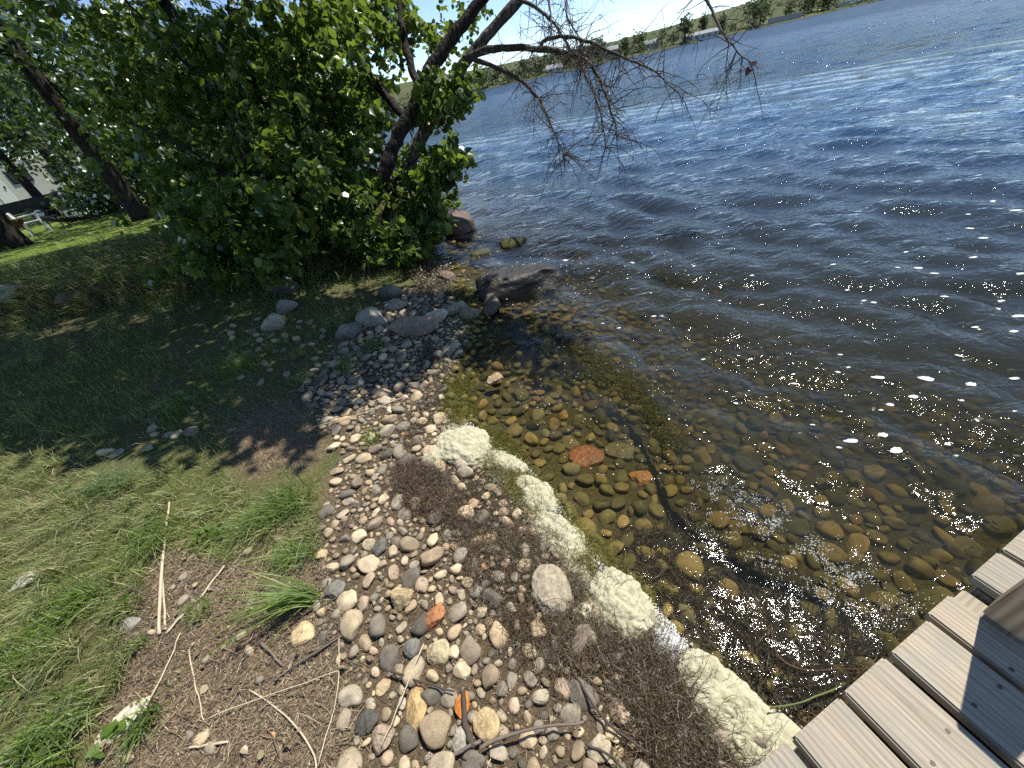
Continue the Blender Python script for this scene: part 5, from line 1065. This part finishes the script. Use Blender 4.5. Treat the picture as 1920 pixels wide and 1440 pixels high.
# ------------------------------------------------------------------ things on the lawn
M_wplas = plain('white_plastic', (.80, .80, .78), .4, .04, 8); M_black = plain('black_paint', (.02, .02, .022), .45, .2, 10); M_rust = plain('rusty_steel', (.16, .075, .035), .8, .3, 18); M_cream = plain('cream_panel', (.62, .60, .55), .5, .06, 2); M_blackf = plain('black_canvas', (.025, .025, .028), .85, .2, 20); M_rub = plain('tyre_rubber', (.03, .03, .03), .8, .2, 20)
def lawn_pt(px, py, dist):
    a = azdir(px, py)*dist; return np.array([a[0], a[1], float(hgt([a])[0])])
def cyl(name, p0, p1, r, mat, parent, sides=14):
    mb = MB(); mb.add(*tube([p0, p1], r, sides)); return mb.obj(name, mat, parent, False)
# camper
B = lawn_pt(55, 350, 44); a = azdir(55, 350)
camper = tag(empty('camper_trailer', B, -math.atan2(a[0], a[1])+.25), 'white camper trailer parked under the trees on the lawn', 'camper')
box_obj('body', (-4.2, 3.6, 0, 2.4, .65, 3.1), M_cream, camper, .18, 3)
for x0, x1, z0, z1 in ((-3.4, -2.2, 1.5, 2.4), (-.6, .5, 1.7, 2.45), (1.5, 2.7, 1.6, 2.4)):
    w_ = box_obj('window', (x0, x1, -.05, .02, z0, z1), M_black, camper, .03); box_obj('pane', (x0+.1, x1-.1, -.06, -.045, z0+.1, z1-.1), M_glass, w_, 0)
dr = box_obj('door', (-1.75, -1.0, -.03, .02, .75, 2.6), M_wplas, camper, .03); box_obj('handle', (-1.15, -1.08, -.07, -.03, 1.6, 1.75), M_black, dr, .01)
for x_ in (-.3, .6):
    wh = cyl('wheel', (x_, -.02, .35), (x_, .25, .35), .35, M_rub, camper); cyl('rim', (x_, -.035, .35), (x_, -.015, .35), .2, M_wplas, wh)
box_obj('skirt', (-4.0, 3.4, .05, 2.3, .4, .66), M_black, camper, .03)
# flatbed trailer in front
B = lawn_pt(38, 362, 33); tr_ = tag(empty('utility_trailer', B, .75), 'low black utility trailer in front of the camper', 'trailer')
box_obj('bed', (-2.0, 2.0, -.8, .8, .5, .72), M_black, tr_, .03); box_obj('rail', (-2.0, 2.0, -.83, -.78, .73, 1.0), M_black, tr_, .02); box_obj('rail', (-2.0, 2.0, .78, .83, .73, 1.0), M_black, tr_, .02)
for y_ in (-.95, .80): w_ = cyl('wheel', (0, y_, .33), (0, y_+.15, .33), .33, M_rub, tr_); cyl('rim', (0, y_-.01, .33), (0, y_+.16, .33), .18, M_wplas, w_)
box_obj('tongue', (2.0, 3.1, -.05, .05, .5, .6), M_black, tr_, .02)
# kettle grill
B = lawn_pt(95, 352, 29); kg = tag(empty('kettle_grill', B), 'black kettle grill on legs beside a white cooler', 'grill')
v, f = ICO[4]; bw = v*[.32, .32, .27]; mb = MB(); mb.add(bw+[0, 0, .85], f); mb.obj('bowl', M_black, kg)
for k in range(3): a_ = k*2.09; cyl('leg', (.15*math.cos(a_), .15*math.sin(a_), .68), (.32*math.cos(a_), .32*math.sin(a_), 0), .02, M_black, kg, 6)
cyl('handle', (-.08, 0, 1.16), (.08, 0, 1.16), .02, M_black, kg, 6)
B = lawn_pt(108, 354, 28.5); ck = tag(empty('cooler', B, .4), 'white cooler box next to the kettle grill', 'cooler')
box_obj('tub', (-.4, .4, -.22, .22, 0, .36), M_wplas, ck, .04); box_obj('lid', (-.42, .42, -.24, .24, .365, .45), M_wplas, ck, .03); box_obj('handle', (-.2, .2, -.27, -.245, .2, .25), M_black, ck, .01)
# white plastic chair
def chair(px, py, dist, rz, mat, name, label, fold=False):
    B = lawn_pt(px, py, dist); c_ = tag(empty(name, B, rz), label, 'chair')
    box_obj('seat', (-.25, .25, -.25, .25, .40, .44), mat, c_, .015)
    bk = box_obj('backrest', (-.25, .25, .24, .28, .46, .88), mat, c_, .015); bk.rotation_euler = (-.15, 0, 0)
    for x_ in (-.23, .23):
        for y_ in (-.22, .22): cyl('leg', (x_, y_, .40), (x_*1.15, y_*1.2, 0), .022, mat, c_, 8)
        box_obj('armrest', (x_-.03, x_+.03, -.24, .24, .62, .65), mat, c_, .01); cyl('arm_support', (x_, -.22, .44), (x_, -.22, .62), .018, mat, c_, 8)
    return c_
chair(68, 424, 23, 2.2, M_wplas, 'plastic_chair', 'white plastic lawn chair near the crest of the bank')
chair(97, 412, 24, 2.6, M_blackf, 'camp_chair', 'black camp chair behind the white lawn chair')
chair(136, 396, 27, 3.4, plain('grey_frame', (.12, .12, .115), .6), 'folding_chair', 'dark grey folding chair farther along the crest')
# fire bowl on a stand
B = lawn_pt(28, 432, 21); fb = tag(empty('fire_bowl', B), 'rusty fire bowl on thin legs at the frame edge', 'fire bowl')
v, f = ICO[4]; q = v*[.36, .36, .22]; q[:, 2] = np.where(q[:, 2] > 0, q[:, 2]*.35, q[:, 2]); mb = MB(); mb.add(q+[0, 0, .62], f); mb.obj('bowl', M_rust, fb)
for k in range(3): a_ = k*2.09+.5; cyl('leg', (.2*math.cos(a_), .2*math.sin(a_), .5), (.4*math.cos(a_), .4*math.sin(a_), 0), .015, M_rust, fb, 6)
# fallen branch
B = lawn_pt(115, 392, 24); fbz = B+[0, 0, .12]; mb = MB(); P = spline([fbz+[-1.6, .8, .25], fbz+[-.6, .3, .1], fbz+[.4, 0, .02], fbz+[1.4, -.4, .0]], 14); mb.add(*tube(P-B, np.linspace(.11, .05, 14), 7)); twigs(mb, P[6:]-B, 10, .8, .02, 88, -.2, 2)
o = mb.obj('fallen_branch', M_barkA); o.location = B; tag(o, 'dark fallen branch lying on the sunlit lawn', 'branch')
